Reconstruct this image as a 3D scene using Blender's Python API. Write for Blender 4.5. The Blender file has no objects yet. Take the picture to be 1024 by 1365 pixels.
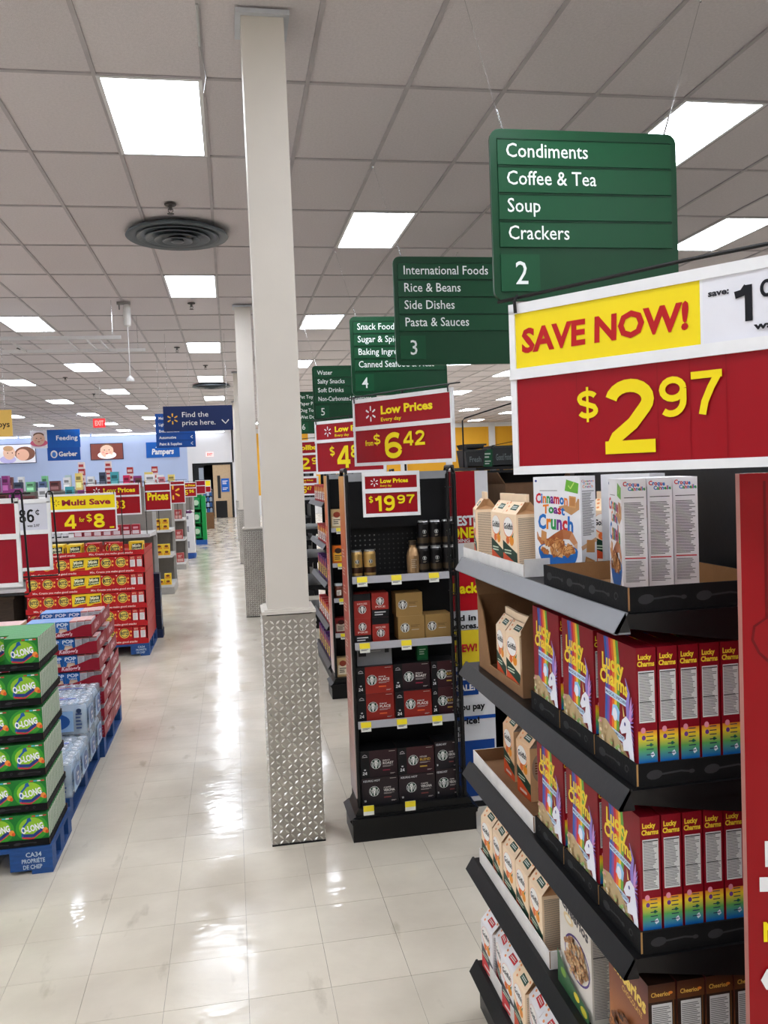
import bpy, math, random
from mathutils import Vector, Matrix
random.seed(7)
sc = bpy.context.scene
COL = sc.collection
# ---------------------------------------------------------------- camera
CF, CYAW, CPIT, CROL, CH = 1132.6, 0.1768, 0.0471, -0.0391, 1.914
def make_camera():
    cy, sy, cp, sp = math.cos(CYAW), math.sin(CYAW), math.cos(CPIT), math.sin(CPIT)
    F = Vector((sy*cp, cy*cp, -sp)); R = Vector((cy, -sy, 0)); U = R.cross(F)
    c, s = math.cos(CROL), math.sin(CROL)
    R2 = c*R + s*U; U2 = -s*R + c*U
    cam = bpy.data.cameras.new('camera'); o = bpy.data.objects.new('camera', cam); COL.objects.link(o)
    M = Matrix((R2, U2, -F)).transposed().to_4x4(); M.translation = Vector((0, 0, CH)); o.matrix_world = M
    cam.sensor_fit = 'HORIZONTAL'; cam.sensor_width = 36; cam.lens = CF/1024*36
    cam.clip_start = .05; cam.clip_end = 200
    sc.camera = o
make_camera()
# ---------------------------------------------------------------- world, exposure
w = bpy.data.worlds.new('world'); sc.world = w; w.use_nodes = True
w.node_tree.nodes['Background'].inputs[0].default_value = (.9, .93, 1, 1)
w.node_tree.nodes['Background'].inputs[1].default_value = .3
sc.view_settings.view_transform = 'Standard'; sc.view_settings.look = 'None'
sc.view_settings.exposure = 0.0; sc.view_settings.gamma = 1; sc.view_settings.use_curve_mapping = False
LAMP = 19.0         # radiance of the ceiling light diffusers
HC = 4.244          # ceiling height
# ---------------------------------------------------------------- colour and materials
def lin(c):
    r = []
    for x in c[:3]:
        x = x/255.
        r.append(x/12.92 if x <= .04045 else ((x+.055)/1.055)**2.4)
    return (r[0], r[1], r[2], 1)
def newmat(name):
    m = bpy.data.materials.new(name); m.use_nodes = True
    nt = m.node_tree; return m, nt, nt.nodes['Principled BSDF']
def pmat(name, rough=.5, metal=0, noise=0, nscale=30, bump=0, bscale=60, col=None, spec=.5, coat=0, rand=0, stretch=None, emis=0, alpha=1, trans=0, rvar=0):
    """colour from the printed 'Col' attribute unless col is given"""
    m, nt, b = newmat(name); N, L = nt.nodes, nt.links
    tc = N.new('ShaderNodeTexCoord'); mp = N.new('ShaderNodeMapping'); L.new(tc.outputs['Object'], mp.inputs[0])
    if stretch: mp.inputs['Scale'].default_value = stretch
    if col is None:
        a = N.new('ShaderNodeAttribute'); a.attribute_name = 'Col'; src = a.outputs['Color']
    else:
        a = N.new('ShaderNodeRGB'); a.outputs[0].default_value = lin(col); src = a.outputs[0]
    if noise:
        n = N.new('ShaderNodeTexNoise'); n.inputs['Scale'].default_value = nscale; n.inputs['Detail'].default_value = 5
        L.new(mp.outputs[0], n.inputs['Vector'])
        mr = N.new('ShaderNodeMapRange'); mr.inputs['From Min'].default_value = .3; mr.inputs['From Max'].default_value = .7
        mr.inputs['To Min'].default_value = 1-noise; mr.inputs['To Max'].default_value = 1+noise*.5
        L.new(n.outputs['Fac'], mr.inputs['Value'])
        vm = N.new('ShaderNodeVectorMath'); vm.operation = 'SCALE'; L.new(src, vm.inputs[0]); L.new(mr.outputs[0], vm.inputs['Scale']); src = vm.outputs[0]
        if rvar:
            r2 = N.new('ShaderNodeMapRange'); r2.inputs['To Min'].default_value = rough-rvar; r2.inputs['To Max'].default_value = rough+rvar
            L.new(n.outputs['Fac'], r2.inputs['Value']); L.new(r2.outputs[0], b.inputs['Roughness'])
    if rand:
        oi = N.new('ShaderNodeObjectInfo'); mr = N.new('ShaderNodeMapRange')
        mr.inputs['To Min'].default_value = 1-rand; mr.inputs['To Max'].default_value = 1+rand*.4
        L.new(oi.outputs['Random'], mr.inputs['Value'])
        vm = N.new('ShaderNodeVectorMath'); vm.operation = 'SCALE'; L.new(src, vm.inputs[0]); L.new(mr.outputs[0], vm.inputs['Scale']); src = vm.outputs[0]
    L.new(src, b.inputs['Base Color'])
    if not rvar: b.inputs['Roughness'].default_value = rough
    b.inputs['Metallic'].default_value = metal; b.inputs['Specular IOR Level'].default_value = spec
    b.inputs['Coat Weight'].default_value = coat; b.inputs['Coat Roughness'].default_value = .15
    if trans: b.inputs['Transmission Weight'].default_value = trans; b.inputs['IOR'].default_value = 1.33
    if alpha < 1: b.inputs['Alpha'].default_value = alpha
    if emis:
        L.new(src, b.inputs['Emission Color']); b.inputs['Emission Strength'].default_value = emis
    if bump:
        n = N.new('ShaderNodeTexNoise'); n.inputs['Scale'].default_value = bscale; n.inputs['Detail'].default_value = 3
        L.new(mp.outputs[0], n.inputs['Vector'])
        bp = N.new('ShaderNodeBump'); bp.inputs['Strength'].default_value = bump; bp.inputs['Distance'].default_value = .01
        L.new(n.outputs['Fac'], bp.inputs['Height']); L.new(bp.outputs[0], b.inputs['Normal'])
    return m
M = {}
M['card'] = pmat('printed_carton', .45, noise=.04, nscale=25, bump=.03, bscale=40, spec=.3)
M['corr'] = pmat('corrugated_board', .75, spec=.2, noise=.1, nscale=18, bump=.08, bscale=120)
M['plastic'] = pmat('plastic', .35, noise=.03)
M['sign'] = pmat('sign_board', .4, noise=.04, nscale=9, bump=.02, bscale=12, spec=.28)
M['paint'] = pmat('painted_metal', .4, spec=.3, noise=.08, nscale=14, bump=.02)
M['black'] = pmat('black_metal', .42, noise=.15, nscale=20, col=(11, 11, 12), bump=.04, spec=.35)
M['chrome'] = pmat('chrome', .2, 1, col=(200, 200, 200), noise=.05)
M['plate'] = pmat('diamond_plate', .36, 1, noise=.25, nscale=7, col=(182, 178, 171), bump=.12, bscale=25)
M['lug'] = pmat('lug_painted_glint', .3, 1, noise=.15, nscale=9, col=(240, 238, 232))  # paler than the plate: light caught by the lug edges, put into the colour
M['colpaint'] = pmat('column_paint', .5, noise=.03, nscale=4, col=(214, 207, 196), bump=.03, bscale=90)
M['wall'] = pmat('wall_paint', .7, noise=.03, nscale=1.2)
M['ceil'] = pmat('ceiling_tile', .95, noise=.07, nscale=60, col=(220, 213, 214), bump=.25, bscale=160, rand=.05, spec=.1)
M['grid'] = pmat('ceiling_grid', .6, noise=.12, nscale=6, col=(184, 178, 180))
M['film'] = pmat('shrink_film', .15, alpha=.32, bump=.5, bscale=22, col=(225, 235, 245))
M['bottle'] = pmat('bottle_plastic', .1, col=(196, 214, 232), alpha=.75, bump=.3, bscale=50)
M['wood'] = pmat('pallet_wood', .7, noise=.3, nscale=12, stretch=(1, 8, 8), bump=.15, bscale=40)
M['can'] = pmat('can_metal', .28, .6)
def lampmat(name, col, s):
    m, nt, b = newmat(name); b.inputs['Base Color'].default_value = lin(col); b.inputs['Emission Color'].default_value = lin(col)
    b.inputs['Emission Strength'].default_value = s; b.inputs['Roughness'].default_value = .6; return m
M['lamp'] = lampmat('light_diffuser', (238, 244, 255), LAMP)
M['strip'] = lampmat('wall_light_strip', (240, 245, 255), LAMP*.4)
M['screen'] = pmat('lit_poster', .3, emis=.35)
M['exit'] = pmat('exit_lit', .4, emis=.9)
def floormat():
    m, nt, b = newmat('vinyl_floor_tile'); N, L = nt.nodes, nt.links
    g = N.new('ShaderNodeNewGeometry')
    def noise(scale, detail, st=None):
        mp = N.new('ShaderNodeMapping'); L.new(g.outputs['Position'], mp.inputs[0])
        if st: mp.inputs['Scale'].default_value = st
        n = N.new('ShaderNodeTexNoise'); n.inputs['Scale'].default_value = scale; n.inputs['Detail'].default_value = detail
        L.new(mp.outputs[0], n.inputs['Vector']); return n.outputs['Fac']
    cr = N.new('ShaderNodeValToRGB'); L.new(noise(2.2, 8, (1, 1, 1)), cr.inputs[0])
    cr.color_ramp.elements[0].position = .3; cr.color_ramp.elements[0].color = lin((202, 192, 174))
    cr.color_ramp.elements[1].position = .7; cr.color_ramp.elements[1].color = lin((224, 215, 197))
    # dark scuffs
    sc_ = N.new('ShaderNodeValToRGB'); L.new(noise(7, 9, (1, .35, 1)), sc_.inputs[0])
    sc_.color_ramp.elements[0].position = .27; sc_.color_ramp.elements[0].color = (.6, .57, .52, 1)
    sc_.color_ramp.elements[1].position = .36; sc_.color_ramp.elements[1].color = (1, 1, 1, 1)
    mx = N.new('ShaderNodeMix'); mx.data_type = 'RGBA'; mx.blend_type = 'MULTIPLY'; mx.inputs[0].default_value = .6
    L.new(cr.outputs[0], mx.inputs[6]); L.new(sc_.outputs[0], mx.inputs[7])
    oi = N.new('ShaderNodeObjectInfo'); mr = N.new('ShaderNodeMapRange'); mr.inputs['To Min'].default_value = .96; mr.inputs['To Max'].default_value = 1.02
    L.new(oi.outputs['Random'], mr.inputs['Value'])
    vm = N.new('ShaderNodeVectorMath'); vm.operation = 'SCALE'; L.new(mx.outputs[2], vm.inputs[0]); L.new(mr.outputs[0], vm.inputs['Scale'])
    L.new(vm.outputs[0], b.inputs['Base Color'])
    rr = N.new('ShaderNodeMapRange'); rr.inputs['From Min'].default_value = .35; rr.inputs['From Max'].default_value = .65
    rr.inputs['To Min'].default_value = .07; rr.inputs['To Max'].default_value = .24
    L.new(noise(3.5, 6, (1, .6, 1)), rr.inputs['Value']); L.new(rr.outputs[0], b.inputs['Roughness'])
    b.inputs['Specular IOR Level'].default_value = .55
    bp = N.new('ShaderNodeBump'); bp.inputs['Strength'].default_value = .085; bp.inputs['Distance'].default_value = .02
    L.new(noise(9, 2, (1, 1.6, 1)), bp.inputs['Height']); L.new(bp.outputs[0], b.inputs['Normal'])
    return m
M['floor'] = floormat()
# ---------------------------------------------------------------- glyph cache (built while the scene is empty)
GL = {}; ADV = {}
def build_glyphs():
    chars = ''.join(chr(i) for i in range(33, 127)) + '\u00a2\u00c9'
    for wgt, off in ((0, 0.004), (1, .018), (2, .038)):
        cu = bpy.data.curves.new('g', 'FONT'); cu.resolution_u = 2; cu.offset = off
        o = bpy.data.objects.new('g', cu)
        def mesh(s):
            cu.body = s; me = o.to_mesh()
            v = [(p.co.x, p.co.y) for p in me.vertices]; f = [tuple(p.vertices) for p in me.polygons]
            o.to_mesh_clear(); return v, f
        v, f = mesh('.'); base = max(p[0] for p in v)
        for c in chars:
            v, f = mesh(c); GL[(c, wgt)] = (v, f)
            if wgt == 0:
                v2, _ = mesh(c+'.'); ADV[c] = max(p[0] for p in v2)-base
        if wgt == 0:
            v2, _ = mesh('a .'); ADV[' '] = max(p[0] for p in v2)-base-ADV['a']
        v, f = mesh('H'); GL[('cap', wgt)] = max(p[1] for p in v)
        bpy.data.objects.remove(o); bpy.data.curves.remove(cu)
build_glyphs()
CAP = GL[('cap', 0)]
def textwidth(s): return sum(ADV.get(c, .4) for c in s)
# ---------------------------------------------------------------- mesh builder
class MB:
    def __init__(s): s.v = []; s.f = []; s.c = []; s.m = []
    def face(s, pts, col, mi=0):
        """col: one sRGB triple or one per vertex"""
        n = len(s.v); s.v += [tuple(p) for p in pts]; s.f.append(tuple(range(n, n+len(pts))))
        s.c.append(col if isinstance(col, list) else [col]*len(pts)); s.m.append(mi)
    def faces(s, vs, fs, col, mi=0):
        n = len(s.v); s.v += [tuple(p) for p in vs]
        for f in fs: s.f.append(tuple(n+i for i in f)); s.c.append([col]*len(f)); s.m.append(mi)
    def box(s, x0, y0, z0, x1, y1, z1, col=(128, 128, 128), mi=0, cols=None):
        """cols: optional dict of face colours among 'x-','x+','y-','y+','z-','z+'"""
        P = [(x0, y0, z0), (x1, y0, z0), (x1, y1, z0), (x0, y1, z0), (x0, y0, z1), (x1, y0, z1), (x1, y1, z1), (x0, y1, z1)]
        n = len(s.v); s.v += P
        for k, f in (('z-', (3, 2, 1, 0)), ('z+', (4, 5, 6, 7)), ('y-', (0, 1, 5, 4)), ('x+', (1, 2, 6, 5)), ('y+', (2, 3, 7, 6)), ('x-', (3, 0, 4, 7))):
            s.f.append(tuple(n+i for i in f)); s.c.append([(cols or {}).get(k, col)]*4); s.m.append(mi)
    def prism(s, prof, axis, a, b, col, mi=0):
        """2D profile extruded along axis: 'x' profile (y,z); 'y' profile (x,z); 'z' profile (x,y)"""
        def P(p, t): return {'x': (t, p[0], p[1]), 'y': (p[0], t, p[1]), 'z': (p[0], p[1], t)}[axis]
        n = len(prof); b0 = len(s.v); s.v += [P(p, a) for p in prof]+[P(p, b) for p in prof]
        fs = [tuple(range(n))[::-1], tuple(range(n, 2*n))]+[(i, (i+1) % n, n+(i+1) % n, n+i) for i in range(n)]
        ar = sum(prof[i][0]*prof[(i+1) % n][1]-prof[(i+1) % n][0]*prof[i][1] for i in range(n))
        flip = (ar < 0) ^ (axis == 'y') ^ (b < a)
        for f in fs:
            if flip: f = f[::-1]
            s.f.append(tuple(b0+i for i in f)); s.c.append([col]*len(f)); s.m.append(mi)
    def tube(s, pts, r, col=(20, 20, 20), n=6, mi=0):
        pts = [Vector(p) for p in pts]; rings = []
        for i, p in enumerate(pts):
            d = (pts[min(i+1, len(pts)-1)]-pts[max(i-1, 0)]).normalized()
            u = d.cross(Vector((0, 0, 1)) if abs(d.z) < .9 else Vector((1, 0, 0))).normalized(); v = d.cross(u)
            b0 = len(s.v); s.v += [tuple(p+r*(math.cos(t*2*math.pi/n)*u+math.sin(t*2*math.pi/n)*v)) for t in range(n)]; rings.append(b0)
        for a, b in zip(rings, rings[1:]):
            for t in range(n): s.f.append((a+t, b+t, b+(t+1) % n, a+(t+1) % n)); s.c.append([col]*4); s.m.append(mi)
        for q, fl in ((rings[0], 0), (rings[-1], 1)):
            f = tuple(q+t for t in range(n)); s.f.append(f[::-1] if fl else f); s.c.append([col]*n); s.m.append(mi)
    def lathe(s, prof, cx, cy, cols, n=16, mi=0):
        """prof: (r,z) list bottom to top; cols: one colour or one per band"""
        rings = []
        for r, z in prof:
            b0 = len(s.v); s.v += [(cx+r*math.cos(t*2*math.pi/n), cy+r*math.sin(t*2*math.pi/n), z) for t in range(n)]; rings.append(b0)
        for i, (a, b) in enumerate(zip(rings, rings[1:])):
            c = cols[min(i, len(cols)-1)] if isinstance(cols, list) else cols
            for t in range(n): s.f.append((a+t, a+(t+1) % n, b+(t+1) % n, b+t)); s.c.append([c]*4); s.m.append(mi)
        c0, c1 = (cols[0], cols[-1]) if isinstance(cols, list) else (cols, cols)
        s.f.append(tuple(rings[0]+t for t in range(n))[::-1]); s.c.append([c0]*n); s.m.append(mi)
        s.f.append(tuple(rings[-1]+t for t in range(n))); s.c.append([c1]*n); s.m.append(mi)
    def mesh(s, name, mats):
        me = bpy.data.meshes.new(name); me.from_pydata(s.v, [], s.f)
        if not isinstance(mats, (list, tuple)): mats = [mats]
        for m in mats: me.materials.append(m)
        at = me.color_attributes.new('Col', 'FLOAT_COLOR', 'CORNER')
        cache = {}; buf = []
        for cs in s.c:
            for c in cs:
                if c not in cache: cache[c] = lin(c)
                buf += cache[c]
        at.data.foreach_set('color', buf)
        if len(mats) > 1: me.polygons.foreach_set('material_index', s.m)
        me.update(); return me
    def build(s, name, mats, parent=None, loc=None, rz=0, smooth=False):
        me = s.mesh(name, mats)
        if smooth:
            for p in me.polygons: p.use_smooth = True
        o = bpy.data.objects.new(name, me); COL.objects.link(o)
        if parent: o.parent = parent
        if loc: o.location = loc
        if rz: o.rotation_euler.z = rz
        return o
class Face:
    """a printed face: origin O (bottom left), U right, V up, art stacked in thin layers"""
    def __init__(s, mb, O, U, V, mi=0, dz=.00004):
        s.mb = mb; s.O = Vector(O); s.U = Vector(U).normalized(); s.V = Vector(V).normalized(); s.N = s.U.cross(s.V); s.k = 1; s.mi = mi; s.dz = dz
    def P(s, x, y): return s.O+s.U*x+s.V*y+s.N*(s.dz*s.k)
    def poly(s, pts, col):
        s.mb.face([s.P(*p) for p in pts], col, s.mi); s.k += 1
    def rect(s, x, y, w, h, col, col2=None):
        s.poly([(x, y), (x+w, y), (x+w, y+h), (x, y+h)], [col, col, col2, col2] if col2 else col)
    def ell(s, cx, cy, rx, ry, col, n=20, rot=0):
        c, q = math.cos(rot), math.sin(rot)
        s.poly([(cx+rx*math.cos(a)*c-ry*math.sin(a)*q, cy+rx*math.cos(a)*q+ry*math.sin(a)*c) for a in [i*2*math.pi/n for i in range(n)]], col)
    def rrect(s, x, y, w, h, r, col):
        p = []
        for cx, cy, a0 in ((x+w-r, y+r, -90), (x+w-r, y+h-r, 0), (x+r, y+h-r, 90), (x+r, y+r, 180)):
            for i in range(5): a = math.radians(a0+i*22.5); p.append((cx+r*math.cos(a), cy+r*math.sin(a)))
        s.poly(p, col)
    def rule(s, x, y, w, h, n, col, fill=.45, rag=.35, seed=1):
        """small print: n lines of varying length"""
        rg = random.Random(seed); st = h/n
        for i in range(n):
            l = w*(1-rag*rg.random()); yy = y+h-(i+.7)*st
            s.mb.face([s.P(x, yy), s.P(x+l, yy), s.P(x+l, yy+st*fill), s.P(x, yy+st*fill)], col, s.mi)
        s.k += 1
    def band(s, pts, wd, col):
        """a ribbon of width wd (number or list) along pts"""
        n = len(pts); L_, R_ = [], []
        for i, p in enumerate(pts):
            a, b = pts[max(i-1, 0)], pts[min(i+1, n-1)]; dx, dy = b[0]-a[0], b[1]-a[1]; d = math.hypot(dx, dy) or 1
            q = (wd[i] if isinstance(wd, (list, tuple)) else wd)/2
            L_.append((p[0]-dy/d*q, p[1]+dx/d*q)); R_.append((p[0]+dy/d*q, p[1]-dx/d*q))
        for i in range(n-1):
            c = col[i] if isinstance(col, list) else col
            s.mb.face([s.P(*R_[i]), s.P(*R_[i+1]), s.P(*L_[i+1]), s.P(*L_[i])], c, s.mi)
        s.k += 1
    def text(s, t, x, y, h, col, bold=1, w=None, al='l', rot=0, shear=0, sx=1, out=None, arc=0, cols=None):
        """cap height h, baseline at y, optional width w to fit, outline colour, arc = rise of the middle"""
        sc_ = h/CAP; tw = textwidth(t)*sc_*sx
        if w: sx *= w/tw; tw = w
        x0 = {'l': 0, 'c': -tw/2, 'r': -tw}[al]; c, q = math.cos(rot), math.sin(rot)
        for ps, (cc, bb) in enumerate(([(out, 2)] if out else [])+[(col, bold)]):
            px = x0
            for i, ch in enumerate(t):
                if ch != ' ':
                    vs, fs = GL.get((ch, bb), GL[('.', bb)])
                    K = cols[i % len(cols)] if (cols and cc is col) else cc
                    vv = []
                    for a, b in vs:
                        X = px+a*sc_*sx+shear*b*sc_; Y = b*sc_
                        if arc: tt = (X-x0)/tw*2-1; Y += arc*(1-tt*tt)
                        vv.append(s.P(x+X*c-Y*q, y+X*q+Y*c))
                    s.mb.faces(vv, fs, K, s.mi)
                px += ADV.get(ch, .4)*sc_*sx
            s.k += 1
        return tw
    def num(s, t, x, y, h, col, w=None, wt=.17, sx=1, gap=.1):
        """plain grotesque numerals drawn as strokes"""
        q = wt/2
        def arc(cx, cy, rx, ry, a0, a1, n=9): return [(cx+rx*math.cos(math.radians(a0+(a1-a0)*i/n)), cy+ry*math.sin(math.radians(a0+(a1-a0)*i/n))) for i in range(n+1)]
        a, b = .30-q, .26-q*.5
        G = {'1': (.36, [[(.27, 0), (.27, 1)], [(.02, .76), (.16, .8), (.25, .96)]]), '7': (.56, [[(0, 1-q), (.56, 1-q)], [(.50, .93), (.36, .62), (.25, .3), (.2, 0)]]),
             '2': (.6, [arc(.30, .72, .30-q, .28-q, 170, -35, 12)+[(.34, .4), (.14, .22), (.08, q)], [(0, q), (.6, q)]]),
             '3': (.58, [arc(.28, .745, .28-q, .255-q, 160, -85, 12), arc(.28, .27, .30-q, .27-q, 88, -160, 12)]), '4': (.62, [[(.46, 0), (.46, 1)], [(.42, .94), (.06, .33)], [(0, .27), (.62, .27)]]),
             '5': (.58, [[(.55, 1-q), (.1, 1-q)], [(.13, .96), (.08, .5)], arc(.28, .31, .30-q, .31-q, 140, -160, 14)]), '0': (.6, [arc(.3, .5, .3-q, .5-q, 0, 360, 20)]),
             '6': (.6, [arc(.3, .31, .3-q, .31-q, 0, 360, 16), [(q, .31)]+arc(.33, .6, .33-q, .4-q, 180, 50, 8)]), '9': (.6, [arc(.3, .69, .3-q, .31-q, 0, 360, 16), [(.6-q, .69)]+arc(.27, .4, .33-q, .4-q, 0, -130, 8)]),
             '8': (.6, [arc(.3, .75, .27-q, .25-q, 0, 360, 16), arc(.3, .27, .3-q, .27-q, 0, 360, 16)]),
             '$': (.56, [arc(.28, .7, .27-q, .2-q*.6, 20, 200, 10)+[(.12, .58), (.28, .5), (.44, .42)]+arc(.28, .3, .27-q, .2-q*.6, 10, -160, 10), [(.28, -.06), (.28, 1.06)]]),
             '\u00a2': (.5, [arc(.26, .5, .26-q, .3-q, 40, 320, 12), [(.27, .1), (.27, .92)]])}
        tot = sum(G[c][0]+gap for c in t)-gap
        if w: sx = w/(tot*h)
        px = 0
        for c in t:
            wd, st = G[c]
            for k, p in enumerate(st):
                ww = wt*h*(.5 if c in '$\u00a2' and k == len(st)-1 else 1)*(.5+.5*min(sx, 1.4))
                s.band([(x+(px+u)*h*sx, y+v*h) for u, v in p], ww, col)
            px += wd+gap
    def spark(s, cx, cy, r, col):
        for i in range(6):
            a = math.radians(90+60*i); ca, sa = math.cos(a), math.sin(a)
            pts = []
            for t, q in ((.38, .05), (.42, .09), (.9, .13), (1, .06), (1, -.06), (.9, -.13), (.42, -.09), (.38, -.05)):
                pts.append((cx+r*(t*ca-q*sa), cy+r*(t*sa+q*ca)))
            s.mb.face([s.P(*p) for p in pts], col, s.mi)
        s.k += 1
def mbface(mb, side, w, d, h, mi=0, z0=0):
    """Face on a centred box: origin bottom centre; side in 'f' (-y), 'r' (+x), 'l' (-x), 'b' (+y), 't' (+z)"""
    return {'f': lambda: Face(mb, (-w/2, -d/2, z0), (1, 0, 0), (0, 0, 1), mi), 'r': lambda: Face(mb, (w/2, -d/2, z0), (0, 1, 0), (0, 0, 1), mi),
            'l': lambda: Face(mb, (-w/2, d/2, z0), (0, -1, 0), (0, 0, 1), mi), 'b': lambda: Face(mb, (w/2, d/2, z0), (-1, 0, 0), (0, 0, 1), mi),
            't': lambda: Face(mb, (-w/2, -d/2, h), (1, 0, 0), (0, 1, 0), mi)}[side]()
# ---------------------------------------------------------------- things
def tag(o, label=None, cat=None, group=None, kind=None):
    if label:
        o['label'] = label
    if cat: o['category'] = cat
    if group: o['group'] = group
    if kind: o['kind'] = kind
    return o
def thing(name, label, cat, loc=(0, 0, 0), rz=0, group=None):
    o = bpy.data.objects.new(name, None); COL.objects.link(o); o.empty_display_size = .1
    o.location = loc; o.rotation_euler = (0, 0, rz); return tag(o, label, cat, group)
KIDS = {}
def cp(o, loc, rz=0, label=None, cat=None, group=None, kids=()):
    """copy of a thing and (given) its parts; meshes are shared"""
    c = o.copy(); COL.objects.link(c); c.location = loc; c.rotation_euler = (0, 0, rz)
    tag(c, label, cat, group)
    for k in kids:
        q = k.copy(); COL.objects.link(q); q.parent = c
        for g in k.children:
            r = g.copy(); COL.objects.link(r); r.parent = q
    return c
def inst(me, name, loc, rz, label, cat, group=None, rx=0):
    o = bpy.data.objects.new(name, me); COL.objects.link(o); o.location = loc; o.rotation_euler = (rx, 0, rz)
    return tag(o, label, cat, group)
def struct(o): o['kind'] = 'structure'; return o
BLK = (16, 16, 17); WHT = (238, 238, 238); YEL = (247, 222, 22); RED = (156, 6, 22)
R90 = math.radians(90)
# ================================================================ THE SETTING
XL, XR, YN, YF = -18.0, 16.0, -6.0, 42.0
NTH = ['first', 'second', 'third', 'fourth', 'fifth', 'sixth', 'seventh', 'eighth', 'ninth', 'tenth', 'eleventh', 'twelfth', 'thirteenth', 'fourteenth', 'fifteenth']
def setting():
    T = .3048; TX0 = -.023; TY0 = 5.22   # tile joint lines fitted to the photograph
    mb = MB(); mb.box(XL, YN, -.12, XR, YF+3, -.003, (150, 142, 128)); fl = struct(mb.build('floor', M['wood']))
    # individual floor tiles, nearest 300 in view
    tl = MB(); g = .0008; tl.box(g, g, -.0028, T-g, T-g, 0); tm = tl.mesh('floor_tile', M['floor'])
    cells = set(); i0 = -6
    for j in range(-8, 42):
        for i in range(-6, 8):
            if len(cells) < 300 and TY0+j*T > 2.9: cells.add((i, j))
    for i, j in cells:
        o = bpy.data.objects.new('floor_tile', tm); COL.objects.link(o); o.parent = fl; o.location = (TX0+i*T, TY0+j*T, 0)
    mb = MB()
    i0, i1 = int((XL-TX0)/T)-1, int((XR-TX0)/T)+1; j0, j1 = int((YN-TY0)/T)-1, int((YF+2.5-TY0)/T)
    for j in range(j0, j1):
        for i in range(i0, i1):
            if (i, j) in cells: continue
            x, y = TX0+i*T, TY0+j*T
            mb.face([(x+g, y+g, 0), (x+T-g, y+g, 0), (x+T-g, y+T-g, 0), (x+g, y+T-g, 0)], WHT)
    tag(mb.build('floor_tiles', M['floor'], fl), kind='stuff')
    # ceiling: slab, T-bar grid, lay-in tiles
    GX, GY, CX, CY = .61, 1.22, -.05, 5.16
    mb = MB(); mb.box(XL, YN, HC+.03, XR, YF, HC+.2, (90, 90, 90)); ce = struct(mb.build('ceiling', M['wall']))
    mb = MB(); q = .013
    for i in range(int((XL-CX)/GX), int((XR-CX)/GX)+1): mb.box(CX+i*GX-q, YN, HC-.004, CX+i*GX+q, YF, HC+.006)
    for j in range(int((YN-CY)/GY), int((YF-CY)/GY)+1): mb.box(XL, CY+j*GY-q, HC-.0035, XR, CY+j*GY+q, HC+.0055)
    mb.build('ceiling_grid', M['grid'], ce)
    lights = {}
    for cx, ph in ((-15.29, 7.6), (-12.85, 5.16), (-10.41, 7.6), (-7.36, 5.16), (-4.93, 5.16), (-3.10, 7.6), (-.66, 5.16), (1.17, 7.6), (3.0, 5.16), (4.83, 7.6), (6.66, 5.16), (9.1, 7.6), (11.54, 5.16)):
        i = round((cx-CX)/GX); jj = round((ph-CY)/GY)
        for k in range(-3, 9):
            j = jj+4*k
            if CY+j*GY < YF-1 and CY+j*GY > YN: lights[(i, j)] = 1
    tl = MB(); tl.box(.004, .004, HC+.006, GX-.004, GY-.004, HC+.02)
    e = .012; z = HC+.0015   # tegular lip
    tm = tl.mesh('ceiling_tile', M['ceil'])
    cand = []
    for j in range(-1, 28):
        for i in range(-12, 12):
            x, y = CX+i*GX, CY+j*GY
            if (i, j) in lights: continue
            u = x+.3; v = y+.6
            if v < 3.5 or not (-.42*v-.5 < u < .75*v+.5): continue
            cand.append((v*v+u*u, i, j))
    cand.sort(); near = {(i, j) for _, i, j in cand[:298]}
    for i, j in near:
        o = bpy.data.objects.new('ceiling_tile', tm); COL.objects.link(o); o.parent = ce; o.location = (CX+i*GX, CY+j*GY, 0)
    mb = MB()
    for j in range(int((YN-CY)/GY)-1, int((YF-CY)/GY)+1):
        for i in range(int((XL-CX)/GX)-1, int((XR-CX)/GX)+1):
            if (i, j) in near or (i, j) in lights: continue
            x, y = CX+i*GX, CY+j*GY
            mb.face([(x+.004, y+GY-.004, HC+.008), (x+GX-.004, y+GY-.004, HC+.008), (x+GX-.004, y+.004, HC+.008), (x+.004, y+.004, HC+.008)], WHT)
    tag(mb.build('ceiling_tiles', M['ceil'], ce), kind='stuff')
    # troffer lights
    fr = MB(); a, b = GX, GY
    for bx in ((.006, .006, .03, b-.006), (a-.03, .006, a-.006, b-.006), (.03, .006, a-.03, .03), (.03, b-.03, a-.03, b-.006)):
        fr.box(bx[0], bx[1], HC-.006, bx[2], bx[3], HC+.02, (235, 235, 235))
    fm = fr.mesh('frame', M['plastic']); df = MB(); df.box(.03, .03, HC-.002, a-.03, b-.03, HC+.01); dm = df.mesh('diffuser', M['lamp'])
    named = {(-.66, 5.16): 'large glowing ceiling light panel left of the nearest white column', (1.17, 7.6): 'glowing ceiling light panel right of the column above the second green aisle sign',
             (3.0, 5.16): 'bright ceiling light panel partly behind the top corner of the nearest green aisle sign', (4.83, 7.6): 'ceiling light panel showing just above the big yellow and red sign',
             (-.66, 10.04): 'ceiling light panel just beyond the big round air vent', (1.17, 12.48): 'small ceiling light panel right of the column above the fourth green aisle sign',
             (-3.1, 12.48): 'ceiling light panel at the left edge beside the thin white rails', (-.66, 14.92): 'ceiling light panel left of the second column, beyond the hanging pendulum'}
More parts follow.
